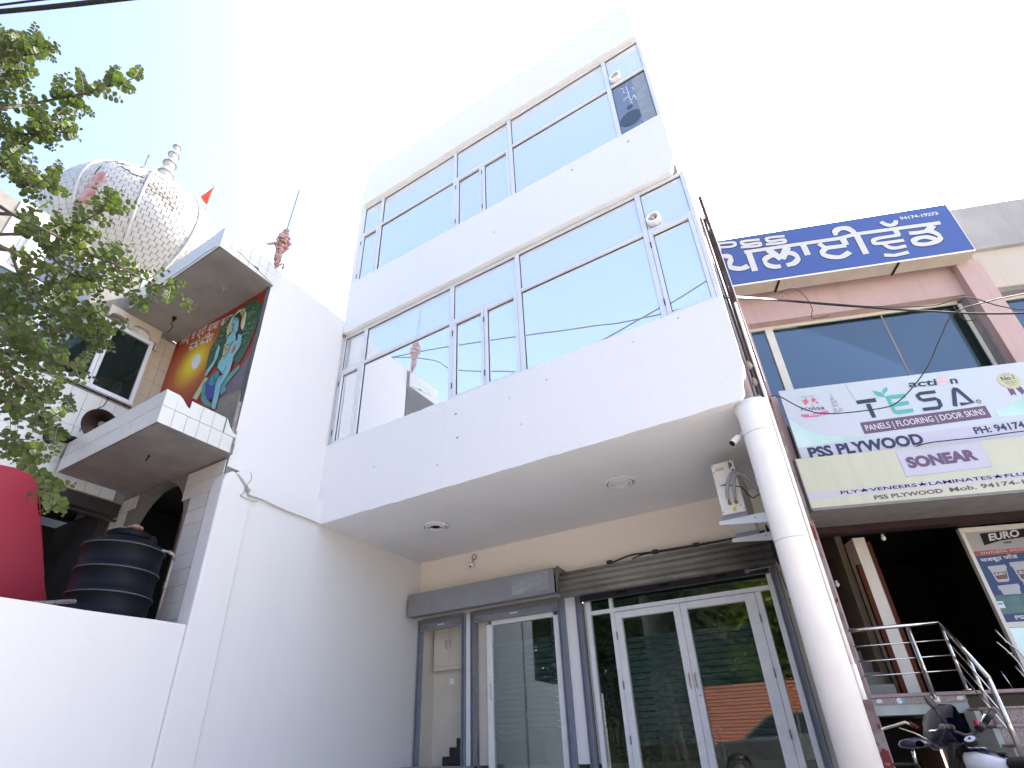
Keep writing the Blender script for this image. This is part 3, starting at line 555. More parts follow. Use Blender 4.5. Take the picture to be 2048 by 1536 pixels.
# ---- things on the shopfront
dc = thing('dome_camera', 'small white ball camera hanging by its ring from the cream wall', 'camera', (-5.10, 7.6, 3.68))
put('body', MB().lathe([(.0, .055), (.03, .05), (.048, .03), (.05, 0), (.03, -.015)], (-5.11, 7.59, 3.70), 20, (0.1, -.8, -.6)), PVC, dc, smooth=True)
put('lens', MB().lathe([(.02, .045), (.012, .058)], (-5.11, 7.588, 3.70), 14, (0.1, -.8, -.6)), RUB, dc)
put('ring', MB().tube([(-5.07 + .045 * math.cos(t / 2.5), 7.61, 3.84 + .045 * math.sin(t / 2.5)) for t in range(17)], .007, 6).tube([(-5.09, 7.62, 3.80), (-5.12, 7.60, 3.74)], .008), SHADE, dc)
ac = thing('air_conditioner', 'white outdoor air conditioning unit seen end-on, on brackets under the soffit', 'air conditioner', (-.68, 6.1, 3.10))
put('casing', MB().box(-.80, -.56, 6.0, 6.85, 3.10, 3.70), pm('ac_casing', (.74, .73, .68), .4, var=.15, scale=5), ac, bev=.008)
put('end_cover', MB().box(-.775, -.62, 5.988, 5.999, 3.44, 3.66), MATS['ac_casing'], ac, bev=.003)
put('rating_label', MB().box(-.76, -.67, 5.984, 5.987, 3.60, 3.635), pm('ac_label', (.5, .46, .38), .5), ac)
for x, z in ((-.785, 3.68), (-.575, 3.68), (-.785, 3.13), (-.575, 3.13), (-.74, 3.43), (-.72, 3.43), (-.70, 3.43), (-.785, 3.60), (-.60, 3.17), (-.66, 3.15)):
    put('screw', MB().lathe([(.006, 0), (.006, -.004)], (x, 6.0, z), 8, (0, 1, 0)), RUB, ac)
put('grommet', MB().lathe([(.014, 0), (.014, -.006)], (-.585, 6.0, 3.575), 14, (0, 1, 0)), RUB, ac)
put('marking', MB().box(-.615, -.605, 5.996, 5.999, 3.60, 3.69).box(-.60, -.585, 5.996, 5.999, 3.62, 3.67), RUB, ac)
for x in (-.70, -.635): put('valve', MB().lathe([(.018, 0), (.018, -.03), (.010, -.032), (.010, -.05)], (x, 6.0, 3.21), 12, (0, 1, 0)).tube([(x, 5.96, 3.21), (x + .005, 5.95, 3.26)], .009), pm('brass', (.30, .17, .07), .4, metal=.8), ac)
put('warning_label', MB().lathe([(.022, 0), (.022, -.002)], (-.67, 5.998, 3.135), 16, (0, 1, 0)), pm('yellow_label', (.75, .55, .05), .5), ac)
HOSE = pm('foam_lagging', (.33, .33, .34), .8, var=.3, scale=20)
solo('refrigerant_hose', MB().tube(cat([(-.70, 5.95, 3.25), (-.68, 5.91, 3.34), (-.63, 5.90, 3.46), (-.57, 5.92, 3.52), (-.49, 5.98, 3.48), (-.43, 6.05, 3.38), (-.38, 6.1, 3.28)], 5), .020, 10)
     .tube(cat([(-.63, 5.95, 3.25), (-.61, 5.91, 3.34), (-.58, 5.90, 3.44), (-.53, 5.92, 3.49), (-.46, 5.98, 3.45), (-.40, 6.05, 3.32)], 5), .018, 10), HOSE, 'pair of grey lagged hoses looping from the air conditioner to the wall', 'hose', smooth=True)
solo('power_cable', MB().tube(cat([(-.71, 5.99, 3.43), (-.66, 5.96, 3.40), (-.60, 5.95, 3.37), (-.54, 5.95, 3.34), (-.50, 5.98, 3.26), (-.46, 6.0, 3.22), (-.41, 6.0, 3.24), (-.37, 6.1, 3.26)], 5), .006, 8), WIRE, 'thin black power cable running from the air conditioner', 'cable')
for y, z in ((6.06, 3.02), (6.75, 3.02)):
    t = thing('wall_bracket', 'nearer pale steel bracket under the air conditioner' if y < 6.5 else 'farther pale steel bracket under the air conditioner', 'bracket', (-.6, y, z), group='steel brackets carrying the air conditioner')
    put('arm', MB().prism([(-.86, z + .03), (-.30, z + .03), (-.30, z - .07), (-.40, z - .07), (-.86, z - .005)], XZ, y - .02, y - .014).box(-.86, -.30, y - .02, y + .03, z + .031, z + .037), ALU, t)
    put('foot', MB().box(-.82, -.56, y - .03, y + .04, z + .038, z + .078), GREYG, t)
    put('bolt', MB().lathe([(.008, 0), (.008, .01)], (-.5, y - .02, z), 8, (0, -1, 0)), SHADE, t)
put('wall', MB().box(-.33, -.19, 5.55, 7.62, .8, 3.944), IVORY, wbld, label='end wall of the recess behind the column')
cc = thing('bullet_camera', 'white bullet security camera fixed on the round column', 'camera', (-.40, 5.42, 3.62))
put('body', MB().lathe([(.030, -.055), (.033, -.05), (.033, .05), (.026, .055)], (-.43, 5.40, 3.63), 20, (.5, .35, .55)), PVC, cc, smooth=False)
put('lens', MB().lathe([(.031, -.062), (.031, -.056)], (-.43, 5.40, 3.63), 20, (.5, .35, .55)), RUB, cc)
put('mount', MB().tube([(-.40, 5.42, 3.66), (-.36, 5.44, 3.70), (-.33, 5.42, 3.72)], .009), PVC, cc)
# ---- pipes and strip of peeling wall at the right edge
solo('conduit_pipe', MB().tube([(-.045, 5.42, 1.30), (-.045, 5.42, 3.2), (-.050, 5.43, 5.3)], .014, 10).tube([(-.045, 5.42, 1.25), (-.045, 5.42, 1.5)], .019, 10), PVC, 'white plastic conduit running down beside the round column', 'pipe', smooth=True)
solo('drain_pipe', MB().tube([(-.135, 5.62, 3.98), (-.145, 5.62, 5.6), (-.16, 5.62, 7.3)], .016, 10), GREYG, 'grey pipe in the gap at the right edge of the white building', 'pipe', smooth=True)
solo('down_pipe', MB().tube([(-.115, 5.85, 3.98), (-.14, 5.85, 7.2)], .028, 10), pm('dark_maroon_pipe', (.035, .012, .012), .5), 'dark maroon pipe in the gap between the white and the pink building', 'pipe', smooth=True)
pw = thing('peeling_wall_edge', 'narrow peeling maroon and grey wall edge between the column and the pink building', 'wall', (0, 5.7, 0))
def edge_x(z): 
    pts_ = [(0, -.078), (1, -.070), (2.5, -.042), (3.2, -.033), (4.5, -.052), (7.5, -.085)]
    for (z0_, a0_), (z1_, a1_) in zip(pts_, pts_[1:]):
        if z <= z1_: return a0_ + (a1_ - a0_) * (z - z0_) / (z1_ - z0_)
    return -.085
put('core', MB().prism([(edge_x(k * .15) + .005 * random.uniform(-1, 1), k * .15) for k in range(30)] + [(-.010, 4.35), (.002, 0)], XZ, 5.60, 5.72), MAROON, pw)
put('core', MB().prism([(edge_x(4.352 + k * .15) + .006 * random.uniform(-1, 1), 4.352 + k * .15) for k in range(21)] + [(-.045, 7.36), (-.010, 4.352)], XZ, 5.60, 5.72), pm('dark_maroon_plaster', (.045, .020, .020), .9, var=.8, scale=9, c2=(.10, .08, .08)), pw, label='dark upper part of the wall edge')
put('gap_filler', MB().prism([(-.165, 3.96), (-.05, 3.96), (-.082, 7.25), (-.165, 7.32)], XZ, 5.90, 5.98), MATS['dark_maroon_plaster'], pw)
put('pink_face', MB().prism([(-.13, 0), (-.082, 0), (-.074, 1.1), (-.085, 1.75), (-.13, 1.75)], XZ, 5.59, 5.70), PINK, pw)
put('paint_edge', MB().prism([(-.0125, 4.3), (-.0445, 7.5), (-.035, 7.5), (-.003, 4.3)], XZ, 5.595, 5.70), PVC, pw)
for k in range(3):
    z = 4.0 + k * .22; x = -.04
    put('rubble', MB().lathe([(.0, 0), (.02 + .01 * (k % 3), .03), (.018, .09), (0, .12)], (-.105 - .002 * k, 5.50, z), 6), CEM, pw)
# ================================================================== PARTY WALL, PILASTER AND LOW WALL (left of the shop)
pwl = thing('party_wall', 'plain white plastered side wall between the temple and the shop, with a beam and a pilaster', 'wall', (-6.3, 5.0, 0))
put('upper_wall', MB().prism(rough_rect(3.66, 5.2, 4.30, 7.90, .012, .2, 11), YZ, -6.42, -6.30), WL, pwl)
put('upper_wall', MB().prism([(5.2, 4.3), (12, 4.3), (12, 7.78), (5.2, 7.90)], YZ, -6.46, -6.365), WL, pwl)
put('beam', MB().prism([(3.98, 3.98), (4.0, 4.12), (4.02, 4.30)] + [(4.3 + .3 * i, 4.315 + .006 * math.sin(i * 2.1)) for i in range(3)] + [(5.199, 4.32), (5.199, 3.955), (4.9, 3.962), (4.6, 3.958), (4.35, 3.975), (4.2, 3.99)], YZ, -6.45, -6.19), WL, pwl)
put('lower_wall', MB().prism([(3.7, 0), (7.74, 0), (7.74, 3.95), (3.7, 4.0)], YZ, -6.46, -6.245), WL, pwl)
arc = [(3.60, .12), (3.60, 4.02)] + [(3.60 + .13 - .13 * math.cos(t), 4.02 + .20 * math.sin(t)) for t in [i * math.pi / 16 for i in range(1, 9)]] + [(3.80, 4.17), (3.90, 4.08), (3.97, 3.95), (4.04, 3.90), (4.035, .12)]
put('pilaster', MB().prism(arc, YZ, -6.46, -6.205), WL, pwl, bev=.02)
put('pilaster_cap', MB().prism([(3.74, 4.21), (3.86, 4.14), (3.96, 4.06), (4.06, 4.02), (4.16, 4.03), (4.18, 4.32), (3.9, 4.32)], YZ, -6.40, -6.185), WL, pwl, bev=.012)
put('crack', MB().tube(cat([(-6.183, 3.93, 4.28), (-6.180, 3.96, 4.20), (-6.181, 3.93, 4.12), (-6.18, 3.90, 4.04), (-6.19, 3.90, 3.97), (-6.195, 3.86, 3.93)], 3), .004, 5).tube([(-6.195, 3.86, 3.925), (-6.195, 3.95, 3.915), (-6.195, 4.06, 3.91), (-6.195, 4.12, 3.93)], .005, 5), SHADE, pwl, kind='stuff')
lw = thing('low_wall', 'long low white boundary wall running from the pilaster towards the street', 'wall', (-6.3, 1.0, 0))
put('wall', MB().prism([(-.4, .12), (3.598, .12), (3.598, 2.29)] + [(3.598 - .35 * k, 2.29 - .0035 * k * 1.2 + .004 * math.sin(k * 1.7)) for k in range(1, 11)] + [(-.4, 2.24)], YZ, -6.46, -6.235), WL, lw, bev=.01)
put('coping', MB().box(-6.458, -6.25, -.4, 3.59, 2.2, 2.203), CEM, lw)
# ================================================================== TEMPLE
tpl = thing('temple', 'small white tiled temple building with a canopy, a balcony and a painted end wall', 'temple', (-7.6, 3.65, 0))
TX, TY = -8.8, 3.65                      # window wall faces +X at TX; arch wall faces -Y at TY
def tile_mesh(w, h, t, mat, name='tile', axis='x'):
    g = .0026
    if axis == 'x': m = MB().box(g, w - g, -t, 0, g, h - g)          # faces -Y
    else: m = MB().box(0, t, g, w - g, g, h - g)                   # faces +X
    return mesh_of(name, m, mat)
def grid(parent, axis, off, a0, a1, z0, z1, w, h, mat, skip=None, shift=0.0, t=.012):
    me = tile_mesh(w, h, t, mat, axis=axis); locs = []; rots = []
    z = z0; r = 0
    while z < z1 - h * .5:
        a = a0 + (shift * w if r % 2 else 0)
        while a < a1 - w * .5:
            if not (skip and skip(a + w / 2, z + h / 2)):
                locs.append((a, off, z) if axis == 'x' else (off, a, z)); rots.append((random.uniform(-.006, .006), random.uniform(-.006, .006), random.uniform(-.004, .004)))
            a += w
        z += h; r += 1
    pieces('tile', me, parent, locs, rots)
# canopy and balcony slabs with tiled edges
cn = put('canopy', MB().box(-8.80, -6.235, 2.712, 3.65, 7.472, 7.86), GROUT, tpl)
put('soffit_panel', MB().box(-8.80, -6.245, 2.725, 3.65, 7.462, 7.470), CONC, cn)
grid(cn, 'y', -6.233, 2.700, 3.66, 7.466, 7.866, .158, .20, TILE)
grid(cn, 'x', 2.710, -8.61, -6.235, 7.466, 7.866, .158, .20, TILE)
for x, y in ((-6.93, 3.26), (-8.2, 3.23)):
    put('lamp_holder', MB().lathe([(.035, 0), (.035, -.02), (.02, -.03), (.022, -.06), (0, -.065)], (x, y, 7.462), 14), SHADE if x > -7 else RUB, cn)
put('hanging_wire', MB().tube(cat([(-8.2, 3.23, 7.40), (-8.22, 3.22, 7.32), (-8.17, 3.24, 7.26), (-8.23, 3.23, 7.18), (-8.2, 3.2, 7.1)], 4), .006, 5), RUB, cn)
put('crack', MB().tube([(-6.219, 2.95, 7.60), (-6.219, 3.05, 7.60), (-6.219, 3.15, 7.56), (-6.219, 3.28, 7.555), (-6.219, 3.42, 7.52), (-6.219, 3.6, 7.48)], .0035, 4)
    .tube([(-6.30, 2.696, 7.50), (-6.6, 2.696, 7.53), (-7.0, 2.696, 7.51), (-7.5, 2.696, 7.535), (-8.2, 2.696, 7.515)], .0035, 4).box(-6.222, -6.214, 3.27, 3.35, 7.545, 7.565), RUB, cn, kind='stuff')
bl = put('balcony', MB().box(-8.60, -6.235, 2.652, 3.651, 4.447, 4.60), GROUT, tpl)
put('parapet', MB().box(-8.60, -6.236, 2.652, 2.74, 4.601, 4.885).box(-6.33, -6.236, 2.741, 2.86, 4.601, 4.885).box(-6.33, -6.236, 2.861, 3.02, 4.601, 4.80).box(-6.33, -6.236, 3.021, 3.46, 4.601, 4.885).box(-6.33, -6.236, 3.461, 3.645, 4.601, 4.79), CEM, bl)
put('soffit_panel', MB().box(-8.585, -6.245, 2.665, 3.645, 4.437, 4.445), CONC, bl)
grid(bl, 'y', -6.233, 2.640, 3.645, 4.44, 4.68, .160, .235, TILE)
grid(bl, 'y', -6.233, 2.640, 3.645, 4.676, 4.91, .160, .225, TILE, skip=lambda a, z: 2.86 < a < 3.0 or a > 3.5)
grid(bl, 'x', 2.650, -8.61, -6.24, 4.44, 4.70, .160, .235, TILE); grid(bl, 'x', 2.650, -8.61, -6.24, 4.676, 4.91, .160, .225, TILE)
put('broken_tile', MB().prism([(2.80, 4.68), (3.02, 4.68), (3.02, 4.76), (2.97, 4.775), (2.92, 4.80), (2.86, 4.86), (2.80, 4.90)], YZ, -6.233, -6.221), TILE, bl)
put('broken_tile', MB().prism([(3.46, 4.68), (3.64, 4.68), (3.64, 4.72), (3.58, 4.74), (3.53, 4.79), (3.46, 4.90)], YZ, -6.233, -6.221), TILE, bl)
put('hook', MB().tube([(-7.1, 3.05, 4.437), (-7.1, 3.05, 4.40), (-7.13, 3.05, 4.38), (-7.13, 3.05, 4.36)], .008, 6).tube([(-7.1, 3.05, 4.41), (-7.06, 3.05, 4.40)], .006, 6), RUB, bl)
# window wall (facing +X) with two openings
ww = put('window_wall', MB().box(-9.0, -8.812, 3.30, 3.65, 4.35, 7.46).box(-9.0, -8.812, .2, 3.299, 4.35, 5.90).box(-9.0, -8.812, .2, 3.299, 7.20, 8.35).box(-9.0, -8.812, .2, .9, 5.901, 7.199), GROUT, tpl)
grid(ww, 'y', -8.810, 1.45, 3.60, 4.36, 5.86, .205, .30, TILE)
grid(ww, 'y', -8.810, 3.32, 3.62, 5.90, 7.45, .165, .30, TILEC)
grid(ww, 'y', -8.810, .95, 3.25, 7.22, 8.3, .205, .30, TILE, skip=lambda a, z: 1.4 < a < 2.75)
PV = pm('white_upvc', (.70, .72, .76), .35, var=.1, scale=5)
def upvc(y0, y1, z0, z1, split, red=False):
    w = put('window', MB().box(-8.80, -8.74, y0, y0 + .06, z0, z1).box(-8.80, -8.74, y1 - .06, y1, z0, z1).box(-8.80, -8.74, y0 + .061, y1 - .061, z1 - .07, z1).box(-8.80, -8.74, y0 + .061, y1 - .061, z0, z0 + .07), PV, tpl, bev=.006)
    for s in split: put('mullion', MB().box(-8.79, -8.73, s - .055, s - .004, z0 + .07, z1 - .07).box(-8.80, -8.745, s + .004, s + .055, z0 + .07, z1 - .07), PV, w, bev=.006)
    put('pane', MB().box(-8.775, -8.768, y0 + .06, y1 - .06, z0 + .07, z1 - .07), DGLASS, w)
    return w
upvc(.92, 3.28, 5.915, 7.19, [1.75, 2.62])
put('interior', MB().box(-10.4, -10.3, .2, 3.65, 4.4, 8.2).box(-10.3, -9.0, 3.4, 3.5, 4.4, 8.2).box(-10.3, -9.0, .2, .3, 4.4, 8.2).box(-10.3, -9.0, .3, 3.4, 8.1, 8.2).box(-10.3, -9.0, .3, 3.4, 4.4, 4.5), pm('dark_maroon_room', (.03, .012, .012), .9, var=.5, scale=2), tpl)
put('curtain', MB().prism([(2.66, 5.98)] + [(2.66 + .05 * k, 5.98 + .0 * k) for k in range(1, 11)] + [(3.2, 5.98), (3.2, 6.35), (2.66, 6.25)], YZ, -8.95, -8.93), pm('maroon_curtain', (.10, .018, .015), .8, var=.5, scale=8), tpl)
# scalloped head over the window
sc_ = [(2.5, 7.46), (2.5, 7.26)]
for c0 in (2.5, 2.86): sc_ += [(c0 + .03 + .15 * (1 - math.cos(t)), 7.25 + .10 * math.sin(t) ** .8) for t in [i * math.pi / 8 for i in range(9)]] + [(c0 + .36, 7.19)]
sc_ += [(3.30, 7.19), (3.30, 7.05), (3.335, 7.05), (3.335, 7.46)]
put('scalloped_head', MB().prism(sc_, YZ, -8.795, -8.72), TILEC, tpl)
put('jamb_strip', MB().box(-8.80, -8.76, 3.285, 3.325, 5.9, 7.05), TILEC, tpl)
put('trailing_wire', MB().tube(cat([(-8.78, 2.95, 5.95), (-8.77, 2.93, 5.75), (-8.77, 2.85, 5.62), (-8.77, 2.86, 5.50), (-8.77, 2.78, 5.38), (-8.77, 2.76, 5.20)], 4), .006, 5), RUB, tpl)
# mural wall
put('end_wall', MB().box(-9.0, -6.40, 3.652, 3.80, 4.431, 7.46), GROUT, tpl)
mr = put('mural', MB().box(-8.79, -6.30, 3.632, 3.650, 4.93, 7.455), None or pm('mural_base', (.42, .06, .03), .5), tpl, label='painted flex print of a blue saint on a peacock before a rising sun')
mt = MATS['mural_base'].node_tree; b_ = mt.nodes['Principled BSDF']       # printed sunburst: rings of colour round the printed sun
tc_ = mt.nodes.new('ShaderNodeTexCoord'); mp_ = mt.nodes.new('ShaderNodeMapping'); mp_.inputs['Location'].default_value = (7.96 - 7.6, 0, -6.69); ln_ = mt.nodes.new('ShaderNodeVectorMath'); ln_.operation = 'LENGTH'
cr_ = mt.nodes.new('ShaderNodeValToRGB'); mt.links.new(tc_.outputs['Object'], mp_.inputs[0]); 
sv_ = mt.nodes.new('ShaderNodeVectorMath'); sv_.operation = 'MULTIPLY'; sv_.inputs[1].default_value = (1, 0, 1)
mt.links.new(mp_.outputs[0], sv_.inputs[0]); mt.links.new(sv_.outputs[0], ln_.inputs[0]); mt.links.new(ln_.outputs['Value'], cr_.inputs[0]); mt.links.new(cr_.outputs[0], b_.inputs['Base Color'])
e_ = cr_.color_ramp.elements; e_[0].position = .18; e_[0].color = (.75, .62, .03, 1); e_[1].position = .95; e_[1].color = (.27, .025, .012, 1)
x_ = e_.new(.33); x_.color = (.60, .36, .03, 1); x_ = e_.new(.55); x_.color = (.42, .10, .03, 1)
MC = dict(feather=(.035, .10, .045), halo_rim=(.55, .62, .62), halo=(.62, .45, .10), hair=(.03, .02, .02), skin=(.22, .50, .56), cloth=(.50, .12, .07), garland=(.45, .42, .22), cloth2=(.06, .07, .30), peacock=(.04, .30, .28), feather2=(.10, .32, .28), beam=(.50, .55, .32), ground=(.24, .22, .17), rock=(.15, .13, .16), sun=(.72, .74, .76))
MC.pop('halo_rim') if False else None
order = ['rock', 'ground', 'feather', 'halo_rim', 'halo', 'feather2', 'cloth2', 'peacock', 'beam', 'skin', 'hair', 'cloth', 'garland', 'sun']
yk = 3.630
for nm in ['rock', 'ground', 'sun', 'beam', 'feather', 'feather2', 'halo_rim', 'halo', 'cloth2', 'peacock', 'hair', 'skin', 'garland', 'cloth']:
    mt2 = pm('mural_' + nm, MC[nm], .5, var=.5 if nm in ('feather', 'feather2', 'rock', 'ground', 'cloth2') else .2, scale=9)
    mm = MB()
    for c, pts in MURAL + [('rock', [(-6.95, 5.35), (-6.75, 5.72), (-6.313, 6.22), (-6.313, 5.45)]), ('ground', [(-7.0, 4.95), (-6.95, 5.345), (-6.313, 5.445), (-6.313, 4.95)])]:
        if c == nm: mm.prism([(max(-8.78, min(-6.31, p)), min(7.45, q)) for p, q in pts], XZ, yk - .0012, yk); yk -= .0014
    put('print_' + nm, mm, mt2, mr)
MFE = pm('mural_feather_eye', (.16, .28, .18), .5); MFD = pm('mural_feather_line', (.09, .22, .10), .5)
fe = MB(); fl = MB(); rnd = random.Random(5)
for k in range(70):                       # peacock feather eyes fanned behind the figure
    a = R(rnd.uniform(-60, 200)); rr = rnd.uniform(.34, .62)
    x = -6.93 + rr * .92 * math.cos(a); z = 6.86 + rr * .95 * math.sin(a)
    if x > -6.42 or x < -7.5 or z > 7.3 or z < 6.30 or (-7.16 < x < -6.66 and z > 6.4 and z < 7.2): continue
    fe.lathe([(.016, 0), (.016, .001)], (x, yk, z), 7, (0, 1, 0)); fl.ribbon([(x, z), (x + (-6.93 - x) * .3, z + (6.8 - z) * .3)], .010, XZ, yk + .0012 + .00001 * k)
put('print_feather_line', fl, MFD, mr, kind='stuff'); put('print_feather_eye', fe, MFE, mr, kind='stuff')
fc = MB()                                  # face and necklace lines
for pl in ([(-7.03, 6.99), (-7.00, 7.00), (-6.97, 6.99)], [(-6.92, 7.03), (-6.88, 7.045), (-6.85, 7.03)], [(-6.97, 6.98), (-6.99, 6.90), (-6.96, 6.89)], [(-6.99, 6.85), (-6.96, 6.84), (-6.93, 6.85)], [(-7.05, 7.03), (-7.0, 7.04)], [(-6.95, 7.07), (-6.87, 7.08)], [(-7.04, 6.62), (-6.96, 6.56), (-6.88, 6.62)], [(-7.08, 6.60), (-6.98, 6.48), (-6.86, 6.60)], [(-7.12, 6.46), (-7.0, 6.36), (-6.90, 6.46)], [(-7.15, 6.1), (-7.08, 5.9), (-7.0, 6.08)], [(-7.0, 6.1), (-6.95, 5.92), (-6.88, 6.12)]):
    fc.ribbon(pl, .012, XZ, yk - .002); yk -= .00005
put('print_line', fc, MATS['mural_hair'], mr)
HW = pm('mural_letter_white', (.75, .75, .74), .5)
text('lettering', 'िसद् ध श्री बाबा बालक', HW, mr, XZ, 3.6285, (-8.66, 7.34), (-7.02, 7.14), .18, bold=.012)
text('lettering', 'नाथ मंिदर', HW, mr, XZ, 3.6285, (-8.28, 7.03), (-7.60, 6.96), .18, bold=.012)
put('mural_edge', MB().box(-6.31, -6.298, 3.60, 3.655, 4.95, 7.44), BARM, mr)
put('rubble', MB().prism([(-6.62, 4.86), (-6.45, 4.90), (-6.36, 4.88), (-6.31, 5.05), (-6.30, 5.4), (-6.29, 4.80), (-6.6, 4.80)], XZ, 3.59, 3.64), CEM, mr)
# arch wall under the balcony
aw = [(-8.8, .2), (-8.8, 4.43), (-6.31, 4.43), (-6.31, .2), (-7.02, .2), (-7.02, 3.30)] + [(-7.78 + .76 * math.cos(t), 3.55 + .88 * math.sin(t)) for t in [i * math.pi / 20 for i in range(0, 21)]] + [(-8.54, 3.30), (-8.54, .2)]
awl = put('arch_wall', MB().prism(aw, XZ, 3.655, 3.80), GROUT, tpl)
def in_arch(x, z): return (abs(x + 7.78) < .80 and z < 3.6) or ((x + 7.78) / .86) ** 2 + ((z - 3.55) / .98) ** 2 < 1
grid(awl, 'x', 3.653, -8.8, -6.32, 2.2, 4.42, .206, .20, TILE, skip=in_arch)
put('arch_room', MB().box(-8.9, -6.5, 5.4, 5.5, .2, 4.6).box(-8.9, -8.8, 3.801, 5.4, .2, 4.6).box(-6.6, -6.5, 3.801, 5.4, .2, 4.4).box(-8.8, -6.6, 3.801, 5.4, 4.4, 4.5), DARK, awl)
for k in range(3): put('plank', MB().beam((-8.0 + .2 * k, 4.2, 2.0), (-7.7 + .22 * k, 4.0, 4.1), .05, .02), pm('old_wood', (.10, .045, .025), .8, var=.5, scale=6), awl)
# dark ground floor on the left
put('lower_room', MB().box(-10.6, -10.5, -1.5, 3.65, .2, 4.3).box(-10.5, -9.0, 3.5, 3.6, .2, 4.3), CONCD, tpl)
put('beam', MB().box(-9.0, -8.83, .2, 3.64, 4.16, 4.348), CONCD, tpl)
put('ledge', MB().box(-8.87, -8.80, .2, 3.64, 4.08, 4.10), pm('chipped_grey', (.05, .045, .045), .9, var=.9, scale=6), tpl)
put('roof_slab', MB().box(-12.6, -9.0, .2, 7.0, 8.2, 8.35), GROUT, tpl)
put('rear_wall', MB().box(-12.6, -9.01, 3.65, 3.8, 0, 8.2).box(-12.6, -12.45, .2, 3.65, 0, 8.2), TILE, tpl)
put('blue_panel', MB().box(-8.79, -8.76, 1.5, 2.2, 7.22, 7.95), pm('navy_board', (.02, .035, .10), .5), tpl)
put('bracket_panel', MB().prism([(1.20, 7.2), (1.48, 7.2), (1.48, 8.2), (1.25, 8.2)], YZ, -8.79, -8.70), TILE, tpl)
# red banner
bn = thing('red_banner', 'plain crimson flex banner beside the dark opening of the temple', 'banner', (-8.75, 2.0, 2.4))
put('sheet', MB().prism([(.4, 2.2), (3.17, 2.3), (3.17, 2.72), (3.0, 3.1), (2.8, 3.6), (2.62, 4.0), (2.49, 4.42), (1.6, 4.3), (.4, 4.2)], YZ, -8.76, -8.745), REDB, bn)
put('edge_rod', MB().tube([(-8.74, 3.175, 2.3), (-8.74, 2.99, 3.12), (-8.74, 2.48, 4.42)], .006, 5), REDB, bn)
# ================================================================== DOME
dm = thing('shrine_dome', 'big white tiled onion dome with ribs, missing tiles and a ringed finial', 'dome', (-10.75, 2.85, 9.6))
DTILE = pm('dome_tile', (.46, .465, .46), .35, var=.5, scale=2.5, c2=(.36, .355, .34), spots=((.2, .2, .19), 26, .80))
DC = Vector((-10.93, 3.08, 10.73)); DR = 1.72
def dprof(t):                              # t: 0 bottom .. 1 top -> radius, height (onion)
    a = -1.05 + t * (math.pi / 2 + 1.05)
    r = DR * math.cos(a); z = DR * .94 * math.sin(a)
    if a > 1.1: z += (a - 1.1) ** 2 * .9; r *= 1 - (a - 1.1) * .10
    return r, z
NR = 44
rings = [dprof(i / NR) for i in range(NR + 1)]
core = put('shell', MB().lathe([(max(r - .009, .02), z) for r, z in rings], DC, 96), pm('grey_joint', (.14, .135, .13), .95), dm, smooth=True)
tiles = []
cpos = Vector((0, 0, 1))
for i in range(1, NR - 1):
    (r0, z0), (r1, z1) = rings[i], rings[i + 1]
    n = max(8, int(2 * math.pi * (r0 + r1) / 2 / .145)); sh = (i % 2) * .5
    for k in range(n):
        a0 = 2 * math.pi * (k + sh + .03) / n; a1 = 2 * math.pi * (k + sh + .97) / n
        q = []
        for (rr, zz, aa) in ((r0, z0, a0), (r0, z0, a1), (r1, z1, a1), (r1, z1, a0)): q.append(DC + Vector((rr * math.cos(aa), rr * math.sin(aa), zz)))
        c_ = sum(q, Vector()) / 4
        q = [p + ((q[(j_ + (1, -1, 1, -1)[j_]) % 4] - p).normalized() + (q[(3, 2, 1, 0)[j_]] - p).normalized()) * .0024 for j_, p in enumerate(q)]
        nn = (c_ - DC).normalized(); face = nn.dot((cpos - c_).normalized())
        tiles.append((face, c_, q, nn, i, k))
RIBS = 10
def broken(c_, nn):
    u = (c_ - DC - Vector((1.62, -.52, .24))); v = (c_ - DC - Vector((1.66, -.24, .34))); w_ = (c_ - DC - Vector((1.70, -.16, .0)))
    return (u.length < .26) or (v.length < .24) or w_.length < .16
DSH = 0
tiles.sort(key=lambda t: -t[0] / 1.0)
cnt = 0; rest = MB(); tb_ = BASE[core.name]
patch = MB()
for face, c_, q, nn, i, k in tiles:
    if face > .12 and broken(c_, nn):
        rr = .066; e1 = (q[1] - q[0]).normalized(); e2 = nn.cross(e1)
        c3 = c_ + nn * .004
        patch.add([c3 + e1 * rr * 1.1 * math.cos(t) + e2 * rr * .85 * math.sin(t) for t in [j * math.pi / 3 for j in range(6)]] + [c3 - nn * .02 + e1 * rr * 1.1 * math.cos(t) + e2 * rr * .85 * math.sin(t) for t in [j * math.pi / 3 for j in range(6)]],
                  [tuple(range(6))] + [(j, j + 6, (j + 1) % 6 + 6, (j + 1) % 6) for j in range(6)])
        continue
    j = nn * random.uniform(-.003, .004)
    vs_ = [p + j for p in q] + [p - nn * .008 for p in q]
    fs_ = [(0, 1, 2, 3), (0, 4, 5, 1), (1, 5, 6, 2), (2, 6, 7, 3), (3, 7, 4, 0)]
    if face > 0 and cnt < 300:
        me = bpy.data.meshes.new('tile'); me.from_pydata([v - c_ for v in vs_], [], fs_); me.materials.append(DTILE)
        o = mkobj('tile', me, dm); o.location = c_ - Vector(tb_); cnt += 1
    else: rest.add(vs_, fs_)
put('tile_field', rest, DTILE, dm, kind='stuff')
put('broken_patch', patch, pm('exposed_mortar', (.34, .33, .31), .95, var=.6, scale=20), dm, kind='stuff')
for k in range(RIBS):
    a = 2 * math.pi * (k + .35) / RIBS
    pts = [DC + Vector(((r + .010) * math.cos(a), (r + .010) * math.sin(a), z)) for r, z in rings[:-1]]
    put('rib', MB().tube(pts, .028, 8), DTILE, dm, smooth=True)
cr_m = MB(); cr_r = random.Random(4)
